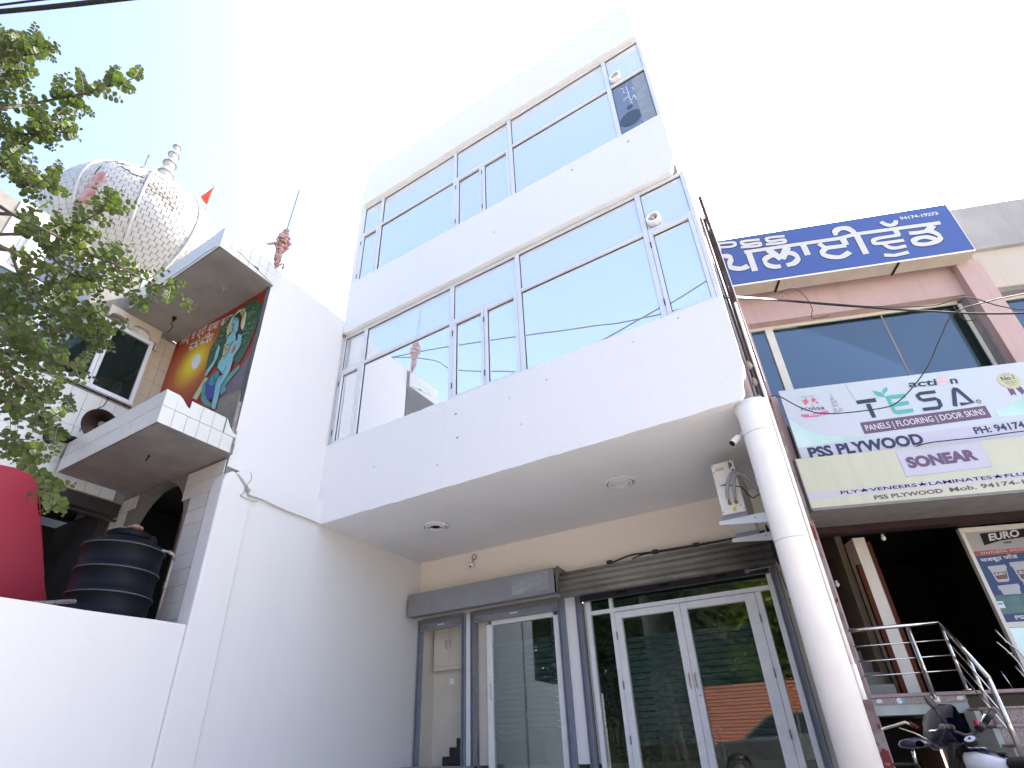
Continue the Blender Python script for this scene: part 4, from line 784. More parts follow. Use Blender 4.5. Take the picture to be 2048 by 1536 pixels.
for (a0_, i_, n_) in ((-.62, 26, 5), (-.30, 24, 4), (-.05, 27, 4), (-.45, 19, 5), (-.75, 22, 4), (-.15, 20, 3), (.02, 22, 3), (-.95, 25, 4)):
    pts_ = []
    for q_ in range(n_ * 2):
        r_, z_ = rings[i_ + (q_ % 2) * (1 if cr_r.random() < .6 else 0) - q_ // 4]; aa = a0_ + q_ * .042; pts_.append(DC + Vector(((r_ + .004) * math.cos(aa), (r_ + .004) * math.sin(aa), z_)))
    cr_m.tube(pts_, [.004 + .006 * cr_r.random() for _ in pts_], 4)
put('crack', cr_m, RUB, dm, kind='stuff')
RC = pm('faded_pink_cloth', (.34, .13, .13), .9, var=1.0, scale=7, c2=(.42, .36, .36))
cb = thing('dome_streamer', 'faded red cloth streamer hanging down the left half of the dome', 'cloth', tuple(DC + Vector((1.1, -1.3, -.7))))
sp_ = [Vector(q).normalized() * (DR + .03) for q in ((1.151, -1.271, .134), (1.228, -1.202, .081), (1.2, -1.21, -.15), (1.135, -1.228, -.403), (.986, -1.215, -.714), (.93, -1.28, -.70), (.849, -1.334, -.676), (1.0, -1.35, -.37), (1.087, -1.333, 0))]
put('cloth', MB().add([DC + q for q in sp_] + [DC + q * .985 for q in sp_], [(0, 1, 2, 8), (8, 2, 3, 7), (7, 3, 4, 5), (7, 5, 6)] + [(i, i + 9, (i + 1) % 9 + 9, (i + 1) % 9) for i in range(9)]), RC, cb)
put('fringe', MB().tube([DC + sp_[4] * 1.01, DC + sp_[5] * 1.02, DC + sp_[6] * 1.01], .03, 6), RC, cb)
T0 = DC + Vector((0, 0, rings[-1][1]))
FS = 1.0
fin = put('finial', MB().lathe([(r_ * .68, h_ * FS) for r_, h_ in [(.30, -.10), (.20, .18), (.14, .40), (.10, .50), (.20, .56), (.24, .72), (.20, .84), (.09, .90), (.07, .95), (.15, .99), (.19, 1.10), (.15, 1.20), (.07, 1.26), (.06, 1.30), (.13, 1.34), (.16, 1.44), (.12, 1.54), (.05, 1.60), (.045, 1.64), (.09, 1.68), (.10, 1.75), (.05, 1.84), (.03, 1.90), (.015, 2.10)]], T0, 24), DTILE, dm, smooth=True)
put('drum', MB().lathe([(1.05, -2.4), (1.05, -1.25)], DC, 40), TILE, dm)
for h, r in ((.66, .155), (1.06, .125), (1.41, .10), (1.74, .065)): put('finial_ring', MB().lathe([(r, 0), (r + .035, .015), (r, .03)], T0 + Vector((0, 0, h)), 24), SHADE, fin)
for k in range(3): put('seam', MB().tube([DC + Vector(((r + .001) * math.cos(a), (r + .001) * math.sin(a), z)) for r, z in rings[18 + 7 * k:23 + 6 * k] for a in [-.9 + .35 * k]], .010, 5), RUB, dm)
solo('lightning_rod', MB().tube([T0 + Vector((-.25, -.35, -.25)), T0 + Vector((-.28, -.38, 1.15))], .022, 8).lathe([(0, 0), (.035, .03), (0, .06)], T0 + Vector((-.28, -.38, 1.13)), 8), GREYG, 'thin grey rod standing on the dome beside the finial', 'rod', smooth=True)
# flags, poles
def flag(base, tip, pts, lab, grp):
    t = thing('flag', lab, 'flag', base, group=grp)
    put('pole', MB().tube([base, tip], .012, 8), SHADE, t)
    vs_ = []; n = len(pts)
    put('cloth', MB().add([p for p in pts] + [(p[0] + .01, p[1] + .02, p[2]) for p in pts], [tuple(range(n)), tuple(range(2 * n - 1, n - 1, -1))] + [(i, i + n, (i + 1) % n + n, (i + 1) % n) for i in range(n)]), pm('red_flag_cloth', (.62, .07, .04), .8, var=.4, scale=6), t)
def at_dir(px, py, t):                     # helper for things measured along the camera's view of the temple roof
    a = Vector((0.85066, 0.52502, -0.02712)); b = Vector((0.2821, -0.41232, 0.86626)); c = Vector((-0.44362, 0.74454, 0.49885))
    d = a * ((px - 994.68) / 1096.8) - b * ((py - 866.22) / 1096.8) + c
    return Vector((0, 0, 1)) + d * t
flag(at_dir(404, 440, 14.5), at_dir(428, 370, 14.5), [at_dir(427, 374, 14.5), at_dir(414, 384, 14.5), at_dir(401, 393, 14.5), at_dir(406, 402, 14.6), at_dir(412, 408, 14.5), at_dir(420, 390, 14.5)], 'small red pennant behind the right side of the dome', 'red temple flags')
fp = thing('wrapped_pole', 'thin iron pole bound with faded cloth strips at the end of the temple canopy', 'pole', (-6.22, 3.60, 7.86))
put('rod', MB().tube([(-6.22, 3.60, 7.80), (-6.05, 3.60, 9.62)], .011, 8), GREYG, fp)
WR = pm('faded_red_cloth', (.42, .14, .12), .9, var=1.0, scale=16, c2=(.55, .48, .44), bump=.4)
hel = []
for k in range(150):
    t = k / 149; z = 7.87 + .80 * t; r = (.024 + .070 * math.exp(-((t - .62) / .22) ** 2) + .018 * math.exp(-((t - .2) / .12) ** 2)) * (1 + .25 * math.sin(k * 1.3))
    a = k * .82; hel.append((-6.22 + .095 * (z - 7.80) + r * math.cos(a), 3.60 + r * math.sin(a), z))
put('cloth_wrap', MB().tube(hel, [.017 + .008 * math.sin(k * .9) for k in range(150)], 6), WR, fp, smooth=True)
put('cloth_core', MB().tube([(-6.22 + .095 * (z - 7.8), 3.60, z) for z in (7.88, 8.1, 8.3, 8.5, 8.66)], [.02, .035, .06, .05, .015], 10), WR, fp, smooth=True)
put('cloth_tail', MB().tube(cat([(-6.17, 3.58, 8.30), (-6.26, 3.52, 8.33), (-6.32, 3.46, 8.30), (-6.36, 3.42, 8.31)], 3), [.03] * 4 + [.022] * 3 + [.008, .004, .012], 6), WR, fp, smooth=True)
put('knot', MB().tube(cat([(-6.20, 3.64, 7.88), (-6.17, 3.68, 7.95), (-6.15, 3.70, 7.90), (-6.16, 3.69, 7.84)], 4), .014, 6), WR, fp, smooth=True)
# loudspeakers
def horn(c, ax, r, lab, mat):
    t = thing('horn_loudspeaker', lab, 'loudspeaker', c, group='horn loudspeakers on the temple front')
    put('bell', MB().lathe([(.045, -.30), (.06, -.20), (r * .5, -.10), (r * .86, -.02), (r, 0), (r + .008, .004), (r - .006, -.006), (r * .8, -.04), (r * .42, -.13), (.03, -.20)], c, 32, ax), mat, t, smooth=True)
    put('driver', MB().lathe([(.07, -.42), (.075, -.32), (.05, -.30)], c, 20, ax), RUB, t); put('reflector_horn', MB().lathe([(.02, -.18), (.035, -.08), (.05, -.06)], c, 16, ax), SHADE, t)
    a = Vector(ax).normalized(); q = Vector(c) - a * .3
    put('bracket', MB().tube([q, q + Vector((-.1, 0, -.25))], .014), SHADE, t)
BRH = pm('brown_horn_paint', (.045, .025, .022), .5, var=.5, scale=6)
horn((-8.20, 2.78, 5.12), (.55, -.55, -.62), .23, 'dark brown horn loudspeaker lying behind the balcony parapet', BRH)
horn((-8.55, 2.40, 4.90), (.35, -.75, -.2), .12, 'small black horn loudspeaker half hidden by leaves at the left end of the balcony', RUB)
gl = thing('marigold_garland', 'red and orange garland hanging among the leaves left of the balcony', 'garland', (-8.6, 2.35, 4.9))
gm = MB(); gr = MB()
for k in range(46):
    t = k / 45; p = at_dir(118 - 12 * math.sin(t * 5) - 35 * t + random.uniform(-9, 9), 800 + 95 * t, 8.3)
    (gm if k % 3 else gr).lathe([(.0, -.028), (.028, -.012), (.03, .012), (0, .028)], p, 7)
put('flower', gm, pm('red_petal', (.35, .02, .015), .8), gl, kind='stuff'); put('flower', gr, pm('orange_petal', (.65, .22, .02), .8), gl, kind='stuff')
# water tank and pipe
tk = thing('water_tank', 'black ribbed plastic water tank standing in front of the tiled arch', 'water tank', (-6.93, 3.05, 2.1))
C_ = (-6.93, 3.05, 0)
prof = [(.40, 1.7)]
for k in range(5):
    z = 1.80 + .27 * k; prof += [(.405, z), (.405, z + .20), (.418, z + .215), (.423, z + .235), (.418, z + .255), (.405, z + .27)]
prof += [(.40, 3.12), (.37, 3.17), (.26, 3.24), (.22, 3.25)]
put('body', MB().lathe(prof, C_, 48), TANK, tk, smooth=True)
for z in (2.03, 2.30, 2.57, 2.84, 3.11): put('rib', MB().lathe([(.4235, z - .006), (.427, z), (.4235, z + .006)], C_, 48), pm('worn_rib', (.075, .075, .085), .4), tk)
put('lid', MB().lathe([(.22, 3.25), (.235, 3.26), (.235, 3.31), (.20, 3.335), (.05, 3.35)], C_, 32), TANK, tk, smooth=False)
put('lug', MB().lathe([(.05, 3.15), (.06, 3.24), (.03, 3.29)], (-6.70, 3.20, 0), 12), TANK, tk)
for k, (x, y, s) in enumerate(((-7.02, 3.0, .07), (-6.84, 3.05, .085))):
    o = solo('stone', MB().lathe([(s * .6, 0), (s, .02), (s * .9, .05), (s * .3, .075)], (x, y, 3.348), 7), pm('brick_lump', (.30, .16, .12), .95, var=.6, scale=20, bump=.5), ('smaller' if k == 0 else 'larger') + ' reddish stone weighing down the lid of the water tank', 'stone', group='stones on the tank lid')
pp = thing('water_pipe', 'bent rusty water pipe going down the tiles beside the tank', 'pipe', (-6.75, 3.5, 2.3))
put('run', MB().tube(cat([(-6.60, 3.15, 3.12), (-6.60, 3.40, 3.13)], 3) + [(-6.62, 3.46, 3.10), (-6.64, 3.47, 2.9), (-6.66, 3.48, 2.3)], .016, 10), PIPE, pp, smooth=True)
put('elbow', MB().tube([(-6.60, 3.38, 3.13), (-6.615, 3.455, 3.115), (-6.63, 3.47, 3.05)], .023, 10), PIPE, pp, smooth=True)
put('union', MB().lathe([(.02, 0), (.03, .01), (.03, .035), (.02, .04), (.026, .045), (.026, .075), (.02, .08)], (-6.65, 3.475, 2.72), 8), PIPE, pp)
solo('rope', MB().tube(cat([(-6.36, 2.05, 2.265), (-6.36, 2.25, 2.30), (-6.37, 2.42, 2.345), (-6.40, 2.52, 2.37)], 5), .022, 8), pm('twisted_rope', (.18, .17, .16), .9, var=1.0, scale=50, c2=(.03, .03, .03)), 'short grey rope end lying on top of the low white wall', 'rope', smooth=True)
# overhead cables, top left
def sagwire(name, a, b, sag, r, mat, lab, grp=None, n=14):
    a = Vector(a); b = Vector(b); pts = [a.lerp(b, i / n) - Vector((0, 0, sag * 4 * (i / n) * (1 - i / n))) for i in range(n + 1)]
    return solo(name, MB().tube(pts, r, 6), mat, lab, 'cable', smooth=True, group=grp)
sagwire('overhead_cable', (-3.0, -6.0, 2.93 + .5), (-3.0, 6.0, 16.9 + .0), 0.0, .012, WIRE, 'x') if False else None
# overhead cables at the top left
def line_through(a, b, z, e0, e1):
    a = Vector((a[0], a[1], z)); b = Vector((b[0], b[1], z)); d = (b - a).normalized(); return a - d * e0, b + d * e1
a_, b_ = line_through((-4.20, -.20), (-3.33, .255), 6.0, 9, 7)
solo('overhead_cable', MB().tube([a_.lerp(b_, k / 60) + Vector((0, 0, .012 * math.sin(k * .9) + .02 * math.sin(k * .23))) for k in range(61)], .018, 6), WIRE, 'thick black overhead cable, lower of the two at the top left', 'cable', smooth=True, group='overhead cables at the top left')
a_, b_ = line_through((-4.14, -.22), (-3.88, -.09), 6.0, 9, 7)
solo('overhead_cable', MB().tube([a_.lerp(b_, k / 20) for k in range(21)], .008, 6), WIRE, 'thin black overhead cable, upper of the two at the top left', 'cable', smooth=True, group='overhead cables at the top left')

# ================================================================== PINK SHOP BUILDING (frame FR: u along the front, v inwards, z up)
pk = thing('pink_building', 'pink two storey shop building with sky-blue windows over an open dark shop', 'building', (2.0, 0, 0), FR)
def fb(name, u0, u1, v0, v1, z0, z1, mat, parent=pk, **k): return put(name, MB().box(u0, u1, v0, v1, z0, z1), mat, parent, **k)
fb('pilaster', -.40, -.04, -.14, .3, 0, 8.70, PINK)
put('corner_column', MB().lathe([(.12, 4.7), (.12, 6.15), (.10, 6.2)], (-.10, -.15, 0), 24), PINK, pk, smooth=False, label='rounded pink column at the left corner')
fb('parapet', -.35, 4.28, -.02, .2, 8.70, 10.08, PINK)
fb('spandrel', .001, 3.839, 0, .2, 8.02, 8.699, PINK)
fb('lintel_underside', .001, 3.839, .201, .34, 8.02, 8.10, SHADE)
fb('pilaster', 3.84, 4.24, -.15, .3, 1.2, 8.69, PINK)
fb('reveal', 3.815, 3.838, .0, .30, 4.7, 8.019, SHADE)
fb('side_wall', -.35, -.05, .31, 8, 0, 10, PINK); fb('back_wall', -.04, 4.2, 8, 8.2, 0, 10, PINK); fb('roof', -.04, 4.2, .21, 7.9, 9.7, 9.85, GREYP)
fb('floor_slab', -.04, 3.81, .31, 7.9, 4.55, 4.7, DARK)
fb('spandrel', .0, 3.81, -.30, .3, 4.0, 4.95, PINK)
# window
wf = put('window_frame', MB().box(0.001, .06, .16, .24, 4.96, 8.018).box(.061, 3.76, .16, .24, 7.955, 8.018).box(3.75, 3.81, .16, .24, 4.96, 7.954).box(.061, 3.749, .16, .24, 4.96, 5.02), PFRAME, pk, bev=.004)
put('mullion', MB().box(.335, .475, .15, .25, 5.021, 7.954), PFRAME, wf, bev=.006)
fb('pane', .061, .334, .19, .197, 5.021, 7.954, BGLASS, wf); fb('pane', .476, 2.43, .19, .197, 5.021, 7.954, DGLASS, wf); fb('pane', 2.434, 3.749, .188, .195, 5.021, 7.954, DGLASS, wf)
fb('sky_reflection_sheet', .49, 2.42, .182, .1865, 5.03, 7.86, BGLASS, wf, label='blue sheet painting the mirrored sky on the wide pane'); fb('sky_reflection_sheet', 2.45, 3.52, .180, .1845, 5.03, 7.86, BGLASS, wf)  # blue rectangles stand in for sky mirrored in the panes
fb('joint', 2.415, 2.445, .176, .1785, 5.03, 7.95, SHADE, wf)
fb('ceiling', .0, 3.8, .5, 7.9, 8.35, 8.4, ROOMW); fb('room_wall', .0, 3.8, 4.5, 4.6, 4.7, 8.34, ROOMW)
cf = thing('ceiling_fan', 'pale ceiling fan with three blades seen faintly through the blue glass', 'ceiling fan', (1.72, 1.0, 7.3), FR)
FANM = pm('fan_paint', (.75, .75, .72), .4)
put('rod', MB().tube([(1.66, .85, 8.0), (1.72, .85, 7.42)], .016), FANM, cf); put('motor', MB().lathe([(.03, .10), (.10, .07), (.12, 0), (.08, -.05), (.02, -.07)], (1.72, .85, 7.36), 24), FANM, cf, smooth=True)
for a in (15, 140, 265):
    d = Vector((math.cos(R(a)), math.sin(R(a)) * .8, 0)); n = Vector((-d.y, d.x, 0)); c = Vector((1.72, .85, 7.36))
    put('blade', MB().add([c + d * .1 - n * .035, c + d * .56 - n * .07, c + d * .58 + n * .05, c + d * .1 + n * .035, c + d * .1 - n * .035 + Vector((0, 0, .012)), c + d * .56 - n * .07 + Vector((0, 0, .012)), c + d * .58 + n * .05 + Vector((0, 0, .012)), c + d * .1 + n * .035 + Vector((0, 0, .012))], [(0, 3, 2, 1), (4, 5, 6, 7), (0, 1, 5, 4), (1, 2, 6, 5), (2, 3, 7, 6), (3, 0, 4, 7)]), FANM, cf)
# ground floor shop: dark room, stair, posts
fb('beam', -.05, 3.83, .30, .50, 3.85, 4.549, pm('dark_red_beam', (.03, .012, .010), .8, var=.5, scale=3))
fb('soffit', -.34, 3.83, -.30, .299, 3.96, 3.999, SHADE)
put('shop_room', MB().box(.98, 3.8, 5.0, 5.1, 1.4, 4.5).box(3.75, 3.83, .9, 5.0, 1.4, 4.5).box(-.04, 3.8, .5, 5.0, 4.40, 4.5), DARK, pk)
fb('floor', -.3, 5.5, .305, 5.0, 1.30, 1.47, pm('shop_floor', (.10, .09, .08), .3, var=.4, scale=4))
fb('post', .735, .915, .60, .95, 1.47, 3.83, IVORY, label='ivory post between the stair and the shop')
fb('trim', .665, .733, .59, .66, 1.47, 3.40, BRNW); fb('trim', .917, .975, .59, .66, 1.47, 3.75, BRNW)
fb('stair_wall', .62, .72, .96, 4.2, 1.47, 4.4, pm('stair_wall_paint', (.22, .18, .12), .8, var=.6, scale=2)); fb('stair_wall', -.04, .02, .5, 4.2, 1.47, 4.4, MATS['stair_wall_paint'])
STN = pm('worn_stair_stone', (.26, .24, .21), .6, var=.7, scale=3, c2=(.15, .14, .13))
for k in range(12): fb('stair_step', .03, .60, .62 + .25 * k, .62 + .25 * (k + 1) + .02, 1.475 + .185 * k, 1.475 + .185 * (k + 1), STN)
for (u, v, z) in ((.40, .9, 3.18), (1.17, .55, 3.78)): put('bulb', MB().lathe([(0, -.05), (.03, -.03), (.035, 0), (.02, .03), (.02, .06)], (u, v, z), 12), PVC, pk, smooth=True)
# shop number disc
sn = thing('number_disc', 'round pale disc reading SHOP No. 36 under the yellow sign', 'sign', (1.80, .27, 3.98), FR)
put('disc', MB().lathe([(.135, 0), (.135, .02)], (1.80, .265, 4.14), 36, (0, 1, 0)), pm('dirty_white_disc', (.50, .47, .46), .5, var=.3, scale=8), sn)
text('lettering', 'SHOP No.', RUB, sn, XZ, .263, (1.70, 4.16), (1.90, 4.18), .05, bold=.01); text('lettering', '36', RUB, sn, XZ, .263, (1.745, 4.045), (1.86, 4.05), .075, bold=.0)
# glazed door with poster
gd = put('glazed_door', MB().box(2.29, 2.345, .56, .64, 1.48, 3.84).box(2.346, 4.2, .56, .64, 3.765, 3.84).box(2.346, 4.2, .57, .63, 2.325, 2.40), PFRAME, pk, bev=.004)
fb('pane', 2.346, 4.1, .598, .604, 1.48, 2.324, glass('pale_glass', .35, (.30, .38, .38), .3, (.9, 1, 1)), gd)
fb('pane', 2.346, 4.1, .598, .604, 2.401, 3.764, DGLASS, gd)
po = thing('poster', 'wood adhesive poster reading EURO on the glass of the shop door', 'poster', (3.2, .59, 2.4), FR)
fb('sheet', 2.347, 4.1, .590, .595, 2.80, 3.764, pm('poster_grey', (.34, .33, .32), .5), po)
def pq(name, pts, mat, off=.588, parent=po): return put(name, MB().prism(pts, XZ, off, off + .0015), mat, parent)
pq('print_black', [(2.568, 3.735), (2.555, 3.543), (2.75, 3.60), (3.3, 3.63), (3.9, 3.60), (3.9, 3.79), (3.3, 3.76)][:1] + [(2.556, 3.545), (2.80, 3.60), (3.30, 3.64), (3.9, 3.62), (3.9, 3.755), (3.2, 3.76)], RUB)
pq('print_red', [(2.347, 3.392), (4.1, 3.40), (4.1, 3.468), (2.347, 3.462)], pm('poster_red', (.36, .06, .035), .5))
pq('print_blue', [(2.347, 2.80), (4.1, 2.80), (4.1, 3.3985), (2.347, 3.39)], pm('poster_blue', (.02, .05, .15), .5), off=.5885)
fb('lower_strip', 2.347, 4.1, .589, .594, 2.402, 2.515, MATS['poster_blue'], po)
PL = pm('poster_letter', (.60, .60, .60), .5)
text('lettering', 'EURO', PL, po, XZ, .5862, (2.655, 3.612), (3.11, 3.650), .105, bold=.035, shear=.25)
text('lettering', '7000', RUB, po, XZ, .5862, (2.83, 3.545), (2.945, 3.553), .032, bold=.02)
text('lettering', 'SYNTHETIC WOOD ADHESIVE', PL, po, XZ, .5862, (2.45, 3.408), (3.45, 3.432), .035)
text('lettering', 'मजबूत जोड', PL, po, XZ, .5862, (2.41, 3.292), (2.925, 3.318), .055, bold=.02)
text('lettering', 'PSS PLYWOOD', PL, po, XZ, .5862, (2.50, 2.435), (3.3, 2.45), .052, bold=.03)
PBW = pm('poster_tub', (.42, .43, .45), .5); PBR = pm('poster_brown', (.14, .07, .055), .5)
def tub(u, z, s, full=True):
    pq('print_tub', [(u, z), (u + .245 * s, z + .01 * s), (u + .25 * s, z - .04 * s), (u + .235 * s, z - .05 * s), (u + .205 * s, z - .22 * s), (u + .18 * s, z - .245 * s), (u + .05 * s, z - .245 * s), (u + .03 * s, z - .22 * s), (u + .012 * s, z - .055 * s), (u, z - .05 * s)] if full else [(u, z), (u + .245 * s, z + .01 * s), (u + .25 * s, z - .04 * s), (u + .235 * s, z - .05 * s), (u + .225 * s, z - .12 * s), (u + .02 * s, z - .12 * s), (u + .012 * s, z - .055 * s), (u, z - .05 * s)], PBW, .5870)
    if full:
        pq('print_label', [(u + .035 * s, z - .10 * s), (u + .215 * s, z - .09 * s), (u + .195 * s, z - .20 * s), (u + .05 * s, z - .205 * s)], PBR, .5862)
        text('lettering', 'EURO', PL, po, XZ, .5855, (u + .05 * s, z - .145 * s), (u + .19 * s, z - .138 * s), .035 * s, bold=.03, shear=.2)
tub(2.46, 3.22, 1.0); tub(2.77, 3.255, 1.25); tub(3.15, 3.27, 1.4); tub(2.47, 2.925, 1.15, False); tub(2.82, 2.945, 1.3, False)
fb('sticker', 2.35, 2.445, .592, .596, 2.60, 2.70, pm('payment_sticker', (.6, .66, .72), .5), po); fb('sticker_mark', 2.365, 2.43, .589, .5915, 2.655, 2.675, pm('sticker_blue', (.02, .20, .45), .5), po)
tubs = thing('stacked_tubs', 'cream tubs stacked behind the glass under the poster', 'tub', (2.65, .8, 2.42), FR)
put('board', MB().box(2.47, 2.60, .75, .78, 2.42, 2.80), pm('plywood_sample', (.42, .34, .20), .6, var=.3, scale=5), tubs)
for k in range(3): put('tub', MB().lathe([(.09, 0), (.10, .09), (.105, .095), (.105, .11)], (2.66, .75, 2.42 + .12 * k), 20), pm('cream_tub', (.50, .44, .34), .5), tubs)
# loose steel rods leaning in the shop
rodg = 'bent steel rods standing in the dark shop'
for k, pl in enumerate(([(1.98, .35, 2.12), (2.08, .35, 1.96), (2.13, .33, 1.78), (2.13, .33, 1.48)], [(2.12, .5, 2.30), (2.20, .5, 2.12), (2.30, .48, 1.95), (2.36, .48, 1.48)], [(2.10, .4, 1.80), (2.22, .4, 1.48)], [(1.93, .45, 1.75), (1.99, .45, 1.48)], [(2.35, .5, 1.72), (2.52, .5, 1.48)])):
    o = solo('steel_rod', MB().tube(cat(pl, 3) if len(pl) > 2 else pl, .009, 8).tube([Vector(pl[1]) - Vector((.03, 0, 0)), Vector(pl[1]) + Vector((.05, 0, 0))], .007, 6), STEEL,
         ['tall bent steel rod, left one of the two with a cross piece', 'tallest bent steel rod with a cross piece nearest the glazed door', 'short straight steel rod between the two bent ones', 'shortest steel rod at the left of the group', 'short steel rod leaning right towards the glazed door'][k], 'rod', smooth=True, frame=FR, group=rodg)
# ---- platform, steps, railing
plt = thing('shop_platform', 'raised shop platform faced with speckled pink granite on a pale concrete slab', 'platform', (.4, -.1, 1.2), FR)
put('top_slab', MB().box(-.30, 4.3, -.30, .30, 1.44, 1.475), GRAN, plt)
put('nosing', MB().box(-.30, 4.3, -.335, -.301, 1.435, 1.48), NOSE, plt, bev=.01)
put('fascia', MB().box(-.30, .98, -.315, -.301, 1.36, 1.434), GRAN, plt); put('concrete_edge', MB().box(-.30, .98, -.30, .2, 1.235, 1.359), CEMW, plt)
put('fixing_plate', MB().box(.56, .66, -.345, -.336, 1.36, 1.43), STEEL, plt)
for u, w_ in ((-.08, .08), (.86, .09)): put('torn_sticker', MB().prism([(u, 1.385), (u + w_ * .5, 1.375), (u + w_, 1.39), (u + w_ * .9, 1.41), (u + w_, 1.42), (u + w_ * .4, 1.425), (u + .01, 1.415)], XZ, -.3185, -.3155), pm('torn_paper', (.6, .62, .64), .8), plt)
put('round_sticker', MB().lathe([(.035, 0), (.035, .001)], (.20, -.3170, 1.397), 20, (0, 1, 0)), pm('white_sticker', (.6, .64, .64), .5), plt)
put('round_sticker', MB().lathe([(.022, 0), (.022, .001)], (.245, -.3182, 1.403), 16, (0, 1, 0)), pm('blue_sticker', (.05, .35, .60), .5), plt)
put('undercroft', MB().box(-.3, .98, 1.5, 1.6, .0, 1.2).box(-.34, -.30, -.25, 1.5, 0, 1.2), DARK, plt)
stp = thing('entrance_steps', 'speckled granite entrance steps going down to the street in front of the dark shop', 'steps', (2.5, -1.0, 0.1), FR)
for k in range(1, 8):
    z = 1.475 - .195 * k; v1 = -.301 - .235 * (k - 1); v0 = v1 - .235; u0 = .985 - .012 * k
    s_ = put('step', MB().box(u0, 4.3, v0, v1, max(z - .195, .02), z - .03), GRAN, stp)
    put('tread', MB().box(u0 - .04, 4.3, v0 - .03, v1 - .001, z - .03, z), NOSE, s_, bev=.008)
put('side_wall', MB().prism([(-.305, .05), (-.305, 1.22)] + [q for k in range(1, 8) for q in ((-.305 - .235 * (k - 1), 1.44 - .195 * k), (-.305 - .235 * k, 1.44 - .195 * k))][0:] + [(-1.95, .05)], YZ, .885, .955), CEMW, stp)
rl = thing('railing', 'stainless steel railing along the platform edge and down beside the steps', 'railing', (.6, -.32, 1.44), FR)
def pipe(name, pts, r, parent=rl, mat=STEEL): return put(name, MB().tube(pts, r, 12), mat, parent, smooth=True)
pipe('top_rail', [(-.30, -.33, 2.27), (1.02, -.33, 2.315)], .025)
for z in (2.075, 1.885, 1.705): pipe('bar', [(-.30, -.33, z - .01), (1.02, -.33, z + .02)], .0095)
pipe('post', [(.605, -.36, 1.39), (.605, -.36, 2.27)], .021); pipe('post', [(.585, -.335, 1.48), (.585, -.335, 2.26)], .008)
pipe('post', [(1.02, -.33, 1.48), (1.02, -.33, 2.30)], .021)
for u, z in ((.605, 1.39), (1.02, 1.485)): put('flange', MB().lathe([(.045, 0), (.045, .012), (.028, .02)], (u, -.36 if u < .7 else -.33, z), 20), STEEL, rl)
pipe('top_rail', [(1.02, -.33, 2.315), (.935, -1.02, 1.56)], .027, mat=STEEL)
for d in (.20, .40, .60): pipe('bar', [(1.02, -.33, 2.30 - d), (.935, -1.02, 1.55 - d)], .009)
pipe('post', [(1.025, -.62, 1.09), (1.03, -.62, 1.95)], .020); pipe('post', [(.935, -1.02, .62), (.935, -1.02, 1.56)], .028)

# ---- signs
bs = thing('blue_sign', 'big blue sign board with white Punjabi lettering over the pink building', 'sign', (2.0, -.3, 8.63), FR)
fb('board', -.36, 4.02, -.45, -.15, 8.635, 9.905, SIGNB, bs)
fb('edge_strip', -.36, 4.025, -.455, -.451, 8.625, 8.655, PVC, bs); fb('edge_strip', 4.021, 4.03, -.455, -.15, 8.63, 9.91, PVC, bs)
fb('underside_sheet', -.36, 4.02, -.449, -.15, 8.618, 8.632, pm('peeling_underside', (.52, .46, .38), .8, var=.7, scale=3, c2=(.40, .38, .34)), bs)
for u in (.62, 2.72): fb('strap', u, u + .035, -.452, -.13, 8.600, 8.616, RUB, bs)
lt = MB(); lo = MB()
for i, (w, pts) in enumerate(BLUE):
    lt.ribbon(pts, w * .92, XZ, -.4545 - .00006 * i, smooth=len(pts) > 3 and i not in (2,), aniso=(.00126, .00188)); lo.ribbon(pts, w + 14, XZ, -.4515 - .00006 * i, smooth=len(pts) > 3 and i not in (2,), aniso=(.00126, .00188))
put('letter_outline', lo, NAVY, bs); put('lettering', lt, SIGNW, bs, label='white Punjabi word and PSS')
text('lettering', '94174-19273', SIGNW, bs, XZ, -.4535, (3.15, 9.682), (3.815, 9.665), .08, bold=.035)
ts = thing('panel_sign', 'pale flex sign for action TESA panels hanging below the blue window', 'sign', (1.7, -.5, 4.8), FR)
fb('board', -.05, 3.66, -.495, -.44, 4.80, 6.13, TESAB, ts); fb('frame_edge', 3.661, 3.68, -.50, -.43, 4.79, 6.14, SHADE, ts)
def tp(name, pts, mat, off=-.4975): return put(name, MB().prism(pts, XZ, off, off + .0015), mat, ts)
tp('print_mint', [(-.048, 5.58), (.10, 5.40), (.35, 5.22), (.70, 5.14), (1.1, 5.10), (-.048, 5.03)], MINT); tp('print_mint', [(3.65, 5.75), (3.45, 5.55), (3.15, 5.40), (2.90, 5.33), (2.90, 5.20), (3.65, 5.18)], MINT)
tp('print_strip', [(-.048, 4.802), (3.65, 4.802), (3.65, 5.13), (-.048, 5.028)], LILAC)
for k in ('navy', 'teal', 'purple', 'pink', 'red', 'grey'):
    for j, pts in enumerate(TESA[k]): tp('print_' + k, pts, {'navy': NAVY, 'teal': TEAL, 'purple': PURP, 'pink': PINKP, 'red': REDP, 'grey': GREYPR}[k], -.4995 if k != 'purple' else -.4990)
put('letter_s', MB().ribbon(TESA_S, .060, XZ, -.5, smooth=False), NAVY, ts); put('letter_a', MB().ribbon(TESA_A, .062, XZ, -.5, smooth=False), NAVY, ts)
text('lettering', 'acti', NAVY, ts, XZ, -.5, (1.895, 5.905), (2.32, 5.885), .13, bold=.02, shear=.1); text('lettering', 'n', NAVY, ts, XZ, -.5, (2.50, 5.88), (2.61, 5.876), .14, bold=.02, shear=.1)
put('ball', MB().lathe([(.085, 0), (.085, .001)], (2.405, -.4995, 5.95), 28, (0, 1, 0)), pm('ball_pink', (.62, .36, .38), .4, var=.9, scale=14, c2=(.66, .62, .62)), ts)
text('lettering', 'PANELS | FLOORING | DOOR SKINS', SIGNW, ts, XZ, -.5008, (1.022, 5.205), (2.745, 5.268), .105, bold=.012)
